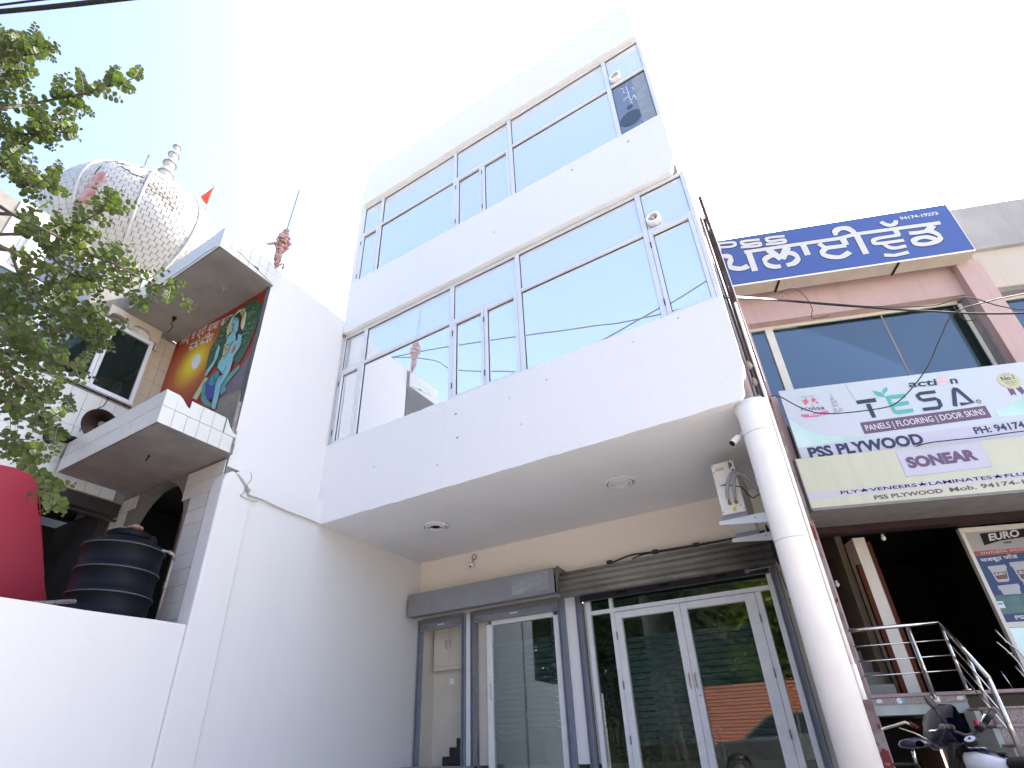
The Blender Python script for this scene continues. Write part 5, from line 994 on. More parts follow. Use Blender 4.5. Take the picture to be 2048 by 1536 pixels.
text('lettering', 'PSS PLYWOOD', NAVY, ts, XZ, -.5, (.080, 4.835), (1.745, 4.885), .180, bold=.045)
text('lettering', 'PH: 94174-19273', NAVY, ts, XZ, -.5, (2.475, 4.955), (3.62, 4.985), .115, bold=.03)
text('lettering', 'R', NAVY, ts, XZ, -.5, (2.735, 5.49), (2.755, 5.49), .035)
put('registered_mark', MB().tube([(2.745 + .032 * math.cos(t / 3), -.499, 5.505 + .032 * math.sin(t / 3)) for t in range(20)], .004, 5), NAVY, ts)
text('lettering', 'POWER', NAVY, ts, XZ, -.5012, (.195, 5.695), (.555, 5.665), .065); text('lettering', 'INDIAN', GREYPR, ts, XZ, -.5, (.27, 5.945), (.43, 5.945), .028); text('lettering', 'BRAND', SIGNW, ts, XZ, -.5012, (.28, 5.583), (.485, 5.57), .036, bold=.02)
put('print_ray', MB().ribbon([(.34, 5.83), (.20, 5.92)], .006, XZ, -.5).ribbon([(.36, 5.86), (.30, 5.98)], .006, XZ, -.50005).ribbon([(.40, 5.86), (.46, 5.98)], .006, XZ, -.5001).ribbon([(.42, 5.83), (.55, 5.93)], .006, XZ, -.50015), GREYPR, ts)
sl_ = [(3.31 + (.165 if k % 2 else .145) * math.cos(k * math.pi / 24), 5.815 + (.165 if k % 2 else .145) * math.sin(k * math.pi / 24)) for k in range(48)]
tp('print_rosette_tail', [(3.22, 5.69), (3.30, 5.67), (3.29, 5.53), (3.26, 5.57), (3.22, 5.54)], PURP); tp('print_rosette_tail', [(3.33, 5.67), (3.41, 5.69), (3.44, 5.54), (3.40, 5.57), (3.37, 5.53)], PURP)
tp('print_seal', sl_, GOLD, -.4995)
text('lettering', 'No.1', NAVY, ts, XZ, -.5012, (3.215, 5.825), (3.395, 5.835), .075, bold=.02); text('lettering', "INDIA'S", NAVY, ts, XZ, -.5012, (3.255, 5.915), (3.36, 5.918), .018)
text('lettering', 'COMPANY IN', NAVY, ts, XZ, -.5012, (3.225, 5.785), (3.40, 5.79), .018); text('lettering', 'ENGINEERED', NAVY, ts, XZ, -.5012, (3.235, 5.755), (3.40, 5.76), .018); text('lettering', 'PANEL', NAVY, ts, XZ, -.5012, (3.27, 5.72), (3.36, 5.723), .016)
put('rust_streak', MB().ribbon([(.99, 6.12), (1.01, 5.98), (1.06, 5.80)], .014, XZ, -.498), pm('rust_streak', (.50, .46, .36), .6), ts)
ys = thing('yellow_sign', 'aged yellow sign box reading SONEAR under the pale flex sign', 'sign', (1.9, -.4, 3.93), FR)
fb('board', -.22, 3.7, -.70, -.38, 3.93, 4.75, YEL, ys); fb('left_end', -.235, -.221, -.705, -.30, 3.925, 4.76, SHADE, ys)
fb('bottom_trim', -.22, 3.7, -.703, -.701, 3.925, 3.94, SHADE, ys); fb('underside', -.22, 3.7, -.70, -.31, 3.90, 3.928, SHADE, ys)
def yp(name, pts, mat, off=-.7025): return put(name, MB().prism(pts, XZ, off, off + .0015), mat, ys)
yp('print_panel_edge', [(1.174, 4.283), (2.327, 4.318), (2.327, 4.735), (1.178, 4.72)], GREYPR, -.7015); yp('print_panel', [(1.182, 4.29), (2.32, 4.325), (2.32, 4.728), (1.186, 4.713)], LILAC, -.7035)
yp('print_strip', [(-.218, 4.080), (3.69, 4.130), (3.69, 4.215), (-.218, 4.165)], LILAC)
text('lettering', 'SONEAR', PURP, ys, XZ, -.706, (1.265, 4.425), (2.205, 4.455), .165, bold=.06)
text('lettering', 'R', GREYPR, ys, XZ, -.706, (2.175, 4.63), (2.19, 4.63), .02)
text('lettering', 'PLY★VENEERS★LAMINATES★FLUSH DOORS', RUB, ys, XZ, -.705, (.235, 4.112), (3.45, 4.150), .052, bold=.012)
text('lettering', 'PSS PLYWOOD', PURP, ys, XZ, -.7035, (.65, 3.985), (1.56, 4.0), .062, bold=.03); text('lettering', 'Mob. 94174-19273', PURP, ys, XZ, -.7035, (1.65, 4.0), (2.98, 4.03), .066, bold=.02)

# ================================================================== BUILDING AT THE FAR RIGHT
fr_ = thing('beige_building', 'beige building with a weathered grey parapet at the right edge of the picture', 'building', (6.5, 0, 0), FR)
def rb(name, *a, **k): return fb(name, *a, parent=fr_, **k)
rb('parapet', 4.285, 12, -.10, .15, 8.97, 10.10, GREYP); rb('wall', 4.245, 12, -.02, .2, 8.06, 8.965, BEIGE); rb('lintel', 4.245, 12, .02, .34, 7.98, 8.055, SHADE)
rb('wall', 4.245, 12, .0, .2, 4.0, 5.6, BEIGE); rb('side_wall', 4.245, 4.30, .35, 8, 0, 9.5, BEIGE); rb('back_wall', 4.31, 12, 8, 8.1, 0, 9.5, BEIGE); rb('roof', 4.31, 12, .2, 7.9, 9.3, 9.5, GREYP)
rb('floor_slab', 4.31, 12, .35, 7.9, 5.0, 5.2, DARK)
wq = put('window_frame', MB().box(4.246, 4.30, .18, .25, 5.61, 7.975).box(4.301, 7, .18, .25, 7.91, 7.975).box(4.95, 5.03, .17, .26, 5.61, 7.909).box(6.9, 7.0, .18, .25, 5.61, 7.909), PFRAME, fr_, bev=.004)
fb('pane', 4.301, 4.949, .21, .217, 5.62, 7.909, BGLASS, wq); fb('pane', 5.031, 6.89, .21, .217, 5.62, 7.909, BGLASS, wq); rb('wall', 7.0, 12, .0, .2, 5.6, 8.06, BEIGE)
rb('shop_wall', 5.4, 12, .6, .7, 1.4, 4.0, DARK)
# ================================================================== CABLES IN FRONT OF THE PINK BUILDING
def cable(pts, r, lab, k=6): return solo('slack_cable', MB().tube(cat(pts, k), r, 6), WIRE, lab, 'cable', smooth=True, group='slack cables across the pink building')
cable([(-.14, 5.40, 5.41), (.45, 7.0, 6.33), (1.19, 7.0, 5.84), (1.86, 7.0, 5.42), (2.63, 7.0, 5.00), (4.4, 7.0, 4.3)], .011, 'thick black cable crossing the upper edge of the blue window')
cable([(-.14, 5.40, 5.44), (.42, 7.0, 6.37), (.95, 7.0, 6.02), (1.45, 7.0, 5.70), (1.95, 7.0, 5.46), (2.28, 7.0, 5.42), (2.66, 7.0, 5.03), (4.0, 7.0, 4.2)], .006, 'thin cable sagging just above the thick one')
cable([(4.2, 7.0, 5.0), (2.72, 7.0, 5.24), (2.46, 7.0, 5.28), (2.10, 7.0, 5.27), (1.85, 7.0, 4.98), (1.60, 7.0, 4.65), (1.25, 7.0, 4.36), (1.01, 7.0, 4.33), (.51, 7.0, 4.44), (.27, 7.0, 4.62), (.09, 7.0, 4.85), (-.05, 7.2, 5.0)], .007, 'long black cable looping down across the pale flex sign')
cable([(.55, 7.0, 6.35), (.50, 7.0, 6.42), (.62, 7.0, 6.45), (.72, 7.0, 6.38), (.78, 7.0, 6.22), (.80, 7.0, 6.0), (.76, 7.0, 5.85), (.95, 7.0, 5.80)], .005, 'thin loose loop of wire below the blue sign')
cable([(2.12, 7.0, 5.35), (2.13, 7.0, 5.20), (2.16, 7.0, 5.12), (2.24, 7.0, 5.10)], .005, 'short hooked wire end hanging at the right corner of the window')
solo('slack_cable', MB().tube(cat([(1.30, -.50, 4.735), (1.56, -.735, 4.765), (1.94, -.735, 4.785), (2.34, -.735, 4.787), (2.92, -.735, 4.81), (3.9, -.735, 4.80)], 6), .009, 6), WIRE, 'thin cable lying along the joint between the pale flex sign and the yellow sign', 'cable', smooth=True, frame=FR, group='slack cables across the pink building')
solo('hanging_wire', MB().tube(cat([(-.52, 7.55, 2.80), (-.50, 7.54, 2.62), (-.47, 7.54, 2.52), (-.50, 7.54, 2.43), (-.45, 7.54, 2.36), (-.48, 7.54, 2.22), (-.46, 7.54, 2.12), (-.49, 7.54, 2.02)], 4), .005, 5), WIRE, 'tangled thin wire hanging beside the door frame near the column', 'wire', smooth=True)
for k_, (pl, lab) in enumerate((([(-40, -9.0, 26.0), (-18.6, -9.0, 21.8), (-7.1, -9.0, 18.5), (-3.0, -9.0, 17.4), (14, -9.0, 14.5)], 'higher street cable on the far side of the road, mirrored in the first floor windows'), ([(-40, -9.02, 30.0), (-18.6, -9.02, 21.7), (-14.5, -9.02, 19.1), (-11.4, -9.02, 17.7), (-9.7, -9.02, 17.2), (-5, -9.02, 17.4), (14, -9.02, 22)], 'lower street cable on the far side of the road, mirrored in the first floor windows'))):
    solo('street_cable', MB().tube(cat(pl, 6), .035, 6), WIRE, lab, 'cable', smooth=True, group='street cables mirrored in the windows')

# ================================================================== TREE AT THE LEFT (branches hang into the picture)
tree = thing('street_tree', 'tree with small round green leaves reaching in from the left edge', 'tree', (-4.6, -1.6, 0))
BARK = pm('grey_bark', (.10, .085, .07), .95, var=.8, scale=12, bump=.6)
def leafmat(name, c, t_, ns=7):
    m = bpy.data.materials.new(name); m.use_nodes = True; nt = m.node_tree; N = nt.nodes; L = nt.links; N.clear()
    o = N.new('ShaderNodeOutputMaterial'); mx = N.new('ShaderNodeMixShader'); d = N.new('ShaderNodeBsdfPrincipled'); t = N.new('ShaderNodeBsdfTranslucent')
    d.inputs['Roughness'].default_value = .6
    oi = N.new('ShaderNodeObjectInfo'); tc = N.new('ShaderNodeTexCoord'); nz = N.new('ShaderNodeTexNoise'); nz.inputs['Scale'].default_value = ns; nz.inputs['Detail'].default_value = 2
    L.new(tc.outputs['Object'], nz.inputs['Vector'])
    ad = N.new('ShaderNodeMath'); ad.operation = 'ADD'; L.new(oi.outputs['Random'], ad.inputs[0]); L.new(nz.outputs[0], ad.inputs[1])
    cr = N.new('ShaderNodeValToRGB'); L.new(ad.outputs[0], cr.inputs[0])
    cr.color_ramp.elements[0].position = .35; cr.color_ramp.elements[0].color = (c[0] * .6, c[1] * .65, c[2] * .7, 1); cr.color_ramp.elements[1].position = .95; cr.color_ramp.elements[1].color = (c[0] * 1.35, c[1] * 1.2, c[2], 1)
    L.new(cr.outputs[0], d.inputs['Base Color']); g = N.new('ShaderNodeMix'); g.data_type = 'RGBA'; g.blend_type = 'MULTIPLY'; g.inputs[0].default_value = 1; g.inputs[7].default_value = (*t_, 1)
    L.new(cr.outputs[0], g.inputs[6]); L.new(g.outputs[2], t.inputs['Color']); mx.inputs[0].default_value = .45
    L.new(d.outputs[0], mx.inputs[1]); L.new(t.outputs[0], mx.inputs[2]); L.new(mx.outputs[0], o.inputs[0]); return m
LEAF = leafmat('round_leaf_green', (.052, .082, .018), (1.5, 1.5, .9)); LEAF2 = leafmat('deep_leaf_green', (.030, .058, .014), (1.5, 1.5, 1.0))
rnd = random.Random(21)
def leafshape(s):
    n = 10; ol = []
    for k in range(n):
        t = 2 * math.pi * k / n; x = s * (1.0 + 1.0 * math.cos(t)); y = s * .78 * math.sin(t) * (1 + .10 * math.cos(t)); ol.append((x, y, .18 * abs(y) + .02 * s * math.sin(3 * t)))
    return ol
def leaf_mesh(s, mat):
    ol = leafshape(s); v = [(0, 0, 0), (s * 2, 0, 0)] + ol
    m = MB(); up = [k for k in range(len(ol)) if ol[k][1] >= -1e-9]; 
    m.add([(s * 1.0, 0, -.05 * s)] + ol, [(0, k + 1, (k + 1) % len(ol) + 1) for k in range(len(ol))])
    return m
branch_px = [
 ([(-60, 190), (0, 178), (25, 150), (50, 110), (88, 68)], 3.0, [(.4, 80, 40), (.6, -60, 46), (.75, -50, 40), (.85, 40, 30), (.5, -80, 50)]),
 ([(-60, 140), (0, 120), (15, 95), (28, 62)], 3.0, [(.4, 60, 40), (.6, -60, 46), (.8, -50, 30)]),
 ([(-40, 360), (40, 300), (100, 240), (150, 200)], 3.1, [(.3, 60, 50), (.5, -60, 50), (.7, -50, 46), (.6, 60, 44), (.85, 30, 30)]),  # (points across the picture, distance, density)
 ([(-60, 232), (0, 218), (60, 208), (130, 195), (200, 182), (240, 166), (288, 150)], 3.0, [(.22, 78, 62), (.36, 92, 72), (.62, 80, 55), (.80, 66, 40), (.93, 40, 30), (.30, -40, 55), (.5, -38, 70), (.68, -36, 50), (.84, -55, 34)]),
 ([(-60, 130), (0, 128), (40, 118), (75, 98), (100, 78)], 3.1, [(.4, 80, 40), (.6, 70, 36), (.8, 60, 30), (.5, -30, 50), (.75, -30, 45)]),
 ([(-60, 250), (0, 262), (60, 268), (110, 262), (165, 280)], 3.0, [(.3, 30, 55), (.5, -20, 60), (.7, -60, 40), (.4, -70, 60), (.85, 30, 30)]),
 ([(-60, 300), (0, 330), (50, 362), (95, 372), (118, 352)], 2.9, [(.4, 60, 60), (.55, 85, 60), (.7, 40, 50), (.5, -60, 60), (.8, -40, 50)]),
 ([(-60, 370), (17, 424), (79, 455), (133, 482), (187, 512), (229, 528), (292, 560), (340, 578), (396, 612)], 2.8, [(.2, 70, 70), (.3, 40, 60), (.42, 60, 60), (.55, 50, 55), (.65, 65, 55), (.75, 50, 50), (.86, 40, 45), (.94, -50, 28), (.35, -60, 70), (.45, -40, 60), (.58, -50, 60), (.7, -60, 55), (.8, -70, 40), (.25, -50, 60)]),
 ([(-40, 470), (40, 468), (90, 470), (146, 451), (187, 432), (222, 412), (246, 382)], 2.9, [(.4, 50, 45), (.55, 70, 45), (.7, 60, 38), (.85, 20, 30), (.3, -60, 60), (.5, -50, 60), (.65, -45, 50), (.8, -40, 48)]),
 ([(-60, 450), (0, 491), (62, 524), (112, 562), (133, 578), (173, 618), (200, 660), (215, 705)], 2.8, [(.2, 20, 70), (.35, 30, 60), (.5, 20, 70), (.6, 40, 70), (.7, 10, 60), (.8, 30, 50), (.3, -60, 70), (.45, -80, 60), (.6, -90, 60), (.75, -110, 60), (.9, 20, 40)]),
 ([(-60, 620), (0, 666), (52, 695), (104, 720), (150, 735), (195, 762)], 2.7, [(.3, 40, 60), (.5, 30, 60), (.7, 20, 50), (.4, -60, 60), (.6, -50, 60), (.8, -40, 40), (.2, 60, 60)]),
 ([(-60, 560), (0, 590), (60, 640), (110, 660), (160, 672), (230, 690)], 2.9, [(.3, 40, 60), (.5, 30, 60), (.7, 30, 50), (.4, -60, 60), (.6, -50, 60), (.85, -40, 40), (.85, 40, 40)]),
 ([(-60, 760), (0, 798), (62, 821), (104, 845), (140, 878)], 2.7, [(.3, 40, 60), (.5, 50, 60), (.7, 60, 50), (.4, -60, 60), (.6, -50, 60), (.85, -60, 34)]),
 ([(-50, 840), (0, 868), (40, 890), (70, 930), (95, 975), (128, 1030)], 2.6, [(.3, 30, 55), (.5, 30, 45), (.65, 10, 40), (.8, -10, 36), (.9, 10, 26), (.4, -110, 50), (.6, -120, 36)]),
 ([(-60, 700), (0, 735), (50, 775), (100, 800), (150, 790)], 2.9, [(.3, 40, 60), (.5, 50, 60), (.7, 60, 50), (.4, -60, 60), (.6, -50, 60)]),
 ([(60, 430), (110, 520), (170, 560), (240, 585), (300, 600)], 3.1, [(.3, 40, 55), (.5, 50, 60), (.7, 60, 50), (.4, -60, 60), (.6, -50, 60), (.85, -30, 40)]),
 ([(20, 500), (60, 590), (130, 640), (200, 650), (260, 640)], 3.1, [(.3, 40, 55), (.5, 50, 60), (.7, 60, 50), (.4, -60, 60), (.6, -50, 60), (.85, -30, 40)]),
 ([(-60, 520), (-10, 560), (20, 640), (50, 700), (90, 760)], 3.2, [(.3, 40, 55), (.5, 20, 60), (.7, 60, 50), (.4, -160, 60), (.6, -150, 60), (.85, -30, 40)]),
]
leaves = []
hub = Vector((-4.75, -1.5, 2.6))
def grow(path, r0, r1, parent, name):
    n = len(path); return put(name, MB().tube(path, [r0 + (r1 - r0) * i / (n - 1) for i in range(n)], 6), BARK, parent, smooth=True)
tr = grow([(-4.6, -1.6, 0), (-4.65, -1.62, 1.0), (-4.72, -1.55, 1.9), (-4.75, -1.5, 2.7)], .12, .07, tree, 'trunk')
tocam = Vector((0, 0, 1))
for bi, (pts, dist, twigs) in enumerate(branch_px):
    P = [at_dir(x, y, dist + rnd.uniform(-.12, .12)) for x, y in cat(pts, 4)]
    P = [at_dir(x, y, dist + .10 * math.sin(i * .5 + bi)) for i, (x, y) in enumerate(cat(pts, 4))]
    first = P[0]; limb = [hub, hub.lerp(first, .5) + Vector((0, 0, .15)), first] + P[1:]
    grow(limb, .011, .002, tree, 'branch')
    cp = cat(pts, 4)
    tw = [(None, None, None)] + list(twigs)
    # filler twigs
    for k in range(11): tw.append((rnd.uniform(.15, .9), rnd.choice([1, -1]) * rnd.uniform(30, 80), rnd.uniform(28, 60)))
    for (f, ang, ln) in tw:
        if f is None: seq = cp[len(cp) // 5:]; d0 = dist
        else:
            i = min(len(cp) - 2, int(f * (len(cp) - 1))); a = cp[i]; b = cp[i + 1]
            th = math.atan2(b[1] - a[1], b[0] - a[0]) - R(ang); seq = []; bend = rnd.uniform(-.25, .25)
            for j in range(8): seq.append((a[0] + ln * j / 7 * math.cos(th + bend * j / 7), a[1] + ln * j / 7 * math.sin(th + bend * j / 7)))
        dd = 0 if f is None else rnd.uniform(-.35, .35)
        Q = [at_dir(x, y, (dist + .10 * math.sin(((f or .5) * (len(cp) - 1)) * .5 + bi)) + dd * j / len(seq)) for j, (x, y) in enumerate(seq)]
        if f is not None: grow(Q, .0035, .001, tree, 'twig')
        # leaves in two ranks
        acc = 0; tot = sum((Q[j + 1] - Q[j]).length for j in range(len(Q) - 1)); side = 1; nxt = .012
        for j in range(len(Q) - 1):
            seg = (Q[j + 1] - Q[j]); L_ = seg.length; d = seg.normalized() if L_ > 0 else Vector((1, 0, 0))
            while nxt < acc + L_:
                p = Q[j] + d * (nxt - acc); view = (p - tocam).normalized(); sd = d.cross(view).normalized() * side
                k_ = 1 - .62 * (nxt / tot) ** 2; s = .0188 * k_ * rnd.uniform(.8, 1.2)
                x_ = (sd + d * rnd.uniform(.1, .7) + view * rnd.uniform(-.4, .4)).normalized(); z_ = (-view + Vector((rnd.uniform(-.6, .6), rnd.uniform(-.6, .6), rnd.uniform(-.1, .9)))).normalized()
                y_ = z_.cross(x_).normalized(); z_ = x_.cross(y_)
                leaves.append((p, x_, y_, z_, s, (s / ((p - tocam).length)))); side = -side; nxt += .012 + .72 * s
            acc += L_
leaves.sort(key=lambda l: -l[5])
MLF = [mesh_of('leaf', leaf_mesh(1.0, LEAF), LEAF), mesh_of('leaf', leaf_mesh(1.0, LEAF), LEAF2)]
tb = Vector(BASE[tree.name]); restA = MB(); restB = MB()
step_ = max(1, len(leaves) // 900)
n_ind = 0
for i, (p, x_, y_, z_, s, a) in enumerate(leaves):
    if n_ind < 300 and i < 300:
        o = mkobj('leaf', MLF[0 if rnd.random() < .7 else 1], tree); M = Matrix((x_, y_, z_)).transposed().to_4x4(); o.matrix_local = Matrix.Translation(p - tb) @ M @ Matrix.Scale(s, 4); n_ind += 1
    else:
        ol = leafshape(s); c = p + x_ * s; vs_ = [c] + [p + x_ * q[0] + y_ * q[1] + z_ * q[2] for q in ol]
        (restA if rnd.random() < .62 else restB).add(vs_, [(0, k + 1, (k + 1) % len(ol) + 1) for k in range(len(ol))])
put('foliage', restA, LEAF, tree, kind='stuff'); put('foliage', restB, LEAF2, tree, kind='stuff')
print('leaves', len(leaves))

# ================================================================== ACROSS THE STREET (seen mirrored in the glass)
BRK = pm('terracotta_brick', (.22, .065, .035), .85, var=1.0, scale=3, c2=(.12, .04, .025), bump=.5)
bw = thing('brick_screen_wall', 'orange brick wall across the street, mirrored in the glass doors', 'wall', (-2, -11.2, 0))
put('wall', MB().box(-6.3, 9, -11.35, -11.2, .1, 2.95), pm('wall_mortar', (.22, .12, .09), .95, var=.5, scale=6), bw)
locs = []
for r in range(20):
    for k in range(17): locs.append((-5.6 + .30 * k + (.15 if r % 2 else 0), -11.19, .35 + .13 * r + .0))
pieces('brick', mesh_of('brick', MB().box(0, .28, 0, .03, 0, .105), BRK), bw, locs[40:])
rest = MB()
for l in locs[:40]: rest.box(l[0], l[0] + .28, -11.19, -11.16, l[2], l[2] + .105)
for r in range(20):
    for k in list(range(-2, 0)) + list(range(17, 46)):
        x = -5.6 + .30 * k + (.15 if r % 2 else 0); z = .35 + .13 * r; rest.box(x, x + .28, -11.19, -11.16, z, z + .105)
put('brick_field', rest, BRK, bw, kind='stuff')
put('coping', MB().box(-6.3, 9, -11.4, -11.15, 2.96, 3.06), BRK, bw)
def bushy(x, y, h, rad, lab, mat, seed, n=5200):
    t = thing('roadside_tree', lab, 'tree', (x, y, 0), group='trees across the street'); rr = random.Random(seed)
    put('trunk', MB().tube([(x, y, 0), (x + .1, y, h * .3), (x, y + .1, h * .55)], [.16, .12, .05], 8), BARK, t, smooth=True)
    cl = [(Vector((x + rr.gauss(0, rad * .42), y + rr.gauss(0, rad * .35), h * .62 + rr.gauss(0, h * .16))), rr.uniform(.35, .75) * rad * .6) for _ in range(34)]
    for c, s in cl[:7]: put('branch', MB().tube([(x, y, h * .3), (x, y, h * .45), c], [.06, .05, .015], 5), BARK, t)
    m = MB()
    for _ in range(n):
        c, s = rr.choice(cl); d = Vector((rr.gauss(0, 1), rr.gauss(0, 1), rr.gauss(0, 1))).normalized() * s * rr.random() ** .35; p = c + d
        a = Vector((rr.gauss(0, 1), rr.gauss(0, 1), rr.gauss(0, .6))).normalized(); b = a.orthogonal().normalized(); w = .24 if mat is LG else .17
        m.add([p - a * w, p + b * w * .6, p + a * w, p - b * w * .6], [(0, 1, 2, 3)])
    put('crown', m, mat, t, kind='stuff')
LG = leafmat('sunlit_tree_green', (.085, .12, .025), (1.5, 1.5, .8), 1.6); LD = leafmat('dark_screen_green', (.02, .035, .012), (1.2, 1.2, 1))  # second green is kept dark for the trees added against bright sky
bushy(-2.6, -13.4, 9.5, 3.2, 'bright green roadside tree right behind the middle of the brick wall', LG, 1); bushy(-4.9, -13.9, 10.0, 3.2, 'taller green tree left of the bright one behind the brick wall', LG, 2)
bushy(.6, -13.8, 8.5, 3.0, 'lower green tree behind the right part of the brick wall', LG, 3); bushy(-9.6, -12.4, 11, 3.6, 'added dark tree left of the brick wall, closes bright sky in the doors', LD, 4, 7000); bushy(-13.4, -12.4, 10.5, 3.6, 'added dark tree farthest left of the brick wall, closes bright sky in the doors', LD, 5, 7000)
bushy(-7.4, -15.5, 12, 3.6, 'added dark tree behind the left end of the brick wall, closes bright sky in the doors', LD, 8, 9000)  # dark trees added to close bright sky gaps in the door glass
bushy(-8.3, -12.6, 11, 3.4, 'added dark tree nearest the left end of the brick wall, fills a bright sky gap', LD, 11, 9000)
bushy(-11.6, -12.3, 10.5, 3.4, 'added dark tree second from the left, fills a bright sky gap in the doors', LD, 12, 9000)
bushy(4.2, -14.0, 7.5, 3.0, 'green tree near the right end of the brick wall', LG, 6)
hg = MB(); hr = random.Random(9)
for _ in range(13000):
    p = Vector((hr.uniform(-17, -6.4), hr.uniform(-11.9, -10.9), hr.uniform(.1, 4.9) * hr.uniform(.8, 1))); a = Vector((hr.gauss(0, 1), hr.gauss(0, 1), hr.gauss(0, 1))).normalized(); b = a.orthogonal().normalized(); hg.add([p - a * .09, p + b * .06, p + a * .09, p - b * .06], [(0, 1, 2, 3)])
hd = thing('added_hedge', 'dark leaf screen added left of the brick wall to darken the door reflection', 'added_hedge', (-11.7, -11.4, 0)); put('foliage', hg, LD, hd, kind='stuff'); put('dark_backing', MB().box(-17, -6.4, -11.5, -11.4, 0, 4.0), DARK, hd)  # leaf screen added to keep the left door reflection dark
# parked car
car = thing('parked_car', 'dark grey parked hatchback by the kerb, mirrored in the glass doors', 'car', (-2.2, -3.4, 0))
CP = pm('dark_grey_car_paint', (.05, .05, .055), .22, metal=.3); CG = glass('car_glass', .25, (.01, .012, .014), .1)
x0, y0, y1 = -4.2, -4.25, -2.6
body = [(x0, .35), (x0, .80), (x0 + .25, .98), (x0 + 1.05, 1.06), (x0 + 1.15, 1.08), (x0 + 3.45, 1.10), (x0 + 3.95, 1.02), (x0 + 4.02, .6), (x0 + 3.98, .33), (x0 + 3.62, .33), (x0 + 3.5, .62), (x0 + 3.25, .70), (x0 + 3.0, .62), (x0 + 2.88, .30), (x0 + 1.05, .30), (x0 + .95, .62), (x0 + .70, .70), (x0 + .45, .62), (x0 + .33, .33)]
put('body', MB().prism(body, XZ, y0, y1), CP, car, bev=.06)
cabn = [(x0 + .95, 1.06), (x0 + 1.75, 1.58), (x0 + 3.0, 1.62), (x0 + 3.75, 1.10)]
put('cabin', MB().prism(cabn, XZ, y0 + .12, y1 - .12), CG, car, bev=.05); put('roof', MB().prism([(x0 + 1.68, 1.56), (x0 + 1.78, 1.61), (x0 + 3.0, 1.65), (x0 + 3.12, 1.58)], XZ, y0 + .10, y1 - .10), CP, car, bev=.03)
for x in (x0 + 1.0, x0 + 2.35, x0 + 3.45): put('pillar', MB().beam((x, y1 - .11, 1.08), (x + (.72 if x < x0 + 1.1 else .05 if x < x0 + 3 else -.4), y1 - .14, 1.58), .06, .06), CP, car)
for yy in (y0 + .08, y1 - .08):
    for x in (x0 + .70, x0 + 3.25):
        wl = put('wheel', MB().lathe([(.30, -.09), (.31, -.07), (.31, .07), (.30, .09)], (x, yy, .31), 28, (0, 1, 0)), RUB, car); put('rim', MB().lathe([(.19, -.10), (.17, .095)], (x, yy, .31), 20, (0, 1, 0)), STEEL, wl)
for yy in (y0 + .25, y1 - .25): put('headlight', MB().lathe([(.07, 0), (.05, -.06)], (x0 + .10, yy, .82), 14, (1, 0, 0)), PVC, car)
# ================================================================== MOTORCYCLE AND BICYCLE (bottom right)
mb_ = thing('motorcycle', 'black and white motorcycle with a dark blue headlight cowl, parked before the steps', 'motorcycle', (.55, 4.9, 0))
BP = pm('blue_black_plastic', (.008, .010, .035), .25); WP = pm('white_tank_paint', (.60, .62, .68), .2); CHR = STEEL; GP = pm('grey_cowl_paint', (.05, .055, .065), .2)
O = Vector((.62, 6.10, 0)); F = Vector((-.80, .60, 0)); S_ = Vector((.60, .80, 0))          # forward and side directions of the bike
def bk3(f, s, z): return O + F * f + S_ * s + Vector((0, 0, z))
def bt(name, pts, r, mat, seg=10, parent=mb_): return put(name, MB().tube([bk3(*p) for p in pts], r, seg), mat, parent, smooth=True)
for f, nm in ((.42, 'front'), (-.85, 'rear')):
    wl = put('wheel', MB().tube([bk3(f + .27 * math.cos(t * math.pi / 14), 0, .30 + .27 * math.sin(t * math.pi / 14)) for t in range(29)], .045, 10), RUB, mb_, smooth=True)
    put('hub', MB().tube([bk3(f, -.07, .30), bk3(f, .07, .30)], .06, 16), STEEL, wl)
    put('spoke', MB().beam(bk3(f - .25, 0, .3), bk3(f + .25, 0, .3), .02, .03).beam(bk3(f, 0, .05), bk3(f, 0, .55), .02, .03, up=F), STEEL, wl)
for s in (-.085, .085): bt('fork', [(.42, s, .30), (.16, s, .95)], .022, RUB)
bt('front_mudguard', [(.42 + .33 * math.cos(t), 0, .30 + .33 * math.sin(t)) for t in [0.2 + i * .25 for i in range(10)]], .035, BP)
cowl = [(.0, .06), (.05, .13), (.12, .155), (.20, .145), (.27, .11), (.32, .06)]
m = MB(); ringn = 14; vs_ = []
for (f, r) in [(.02, .115), (.08, .135), (.15, .13), (.22, .105), (.27, .06), (.285, .02)]:
    for k in range(ringn):
        t = 2 * math.pi * k / ringn; vs_.append(bk3(.10 + f, r * .95 * math.cos(t), 1.06 + r * 1.0 * math.sin(t) - f * .25 + (.05 if math.sin(t) > .5 else 0)))
m.add(vs_, [(i * ringn + k, i * ringn + (k + 1) % ringn, (i + 1) * ringn + (k + 1) % ringn, (i + 1) * ringn + k) for i in range(5) for k in range(ringn)])
put('headlight_cowl', m, BP, mb_, smooth=True)
put('headlight', MB().lathe([(.085, 0), (.09, .03), (.02, .05)], bk3(.33, 0, .98), 20, tuple(F)), GP, mb_, smooth=True)
put('visor', MB().prism([(-.10, 0), (-.07, .10), (-.03, .14), (.03, .14), (.07, .10), (.10, 0)], lambda p, q, o_: bk3(.19 - q * .5 + o_, p, 1.12 + q * .7), 0, .006), GP, mb_, bev=.002)
put('instrument', MB().lathe([(.045, 0), (.05, .015), (.048, .03), (.043, .032)], bk3(.02, -.06, .94), 24, (-.3, -.55, 1)), RUB, mb_); put('dial', MB().lathe([(.038, .033), (.038, .035)], bk3(.02, -.06, .94), 24, (-.3, -.55, 1)), pm('dial_face', (.42, .48, .55), .4), mb_); put('dial_hub', MB().lathe([(.010, .036), (.010, .04)], bk3(.02, -.06, .94), 12, (-.3, -.55, 1)), BP, mb_)
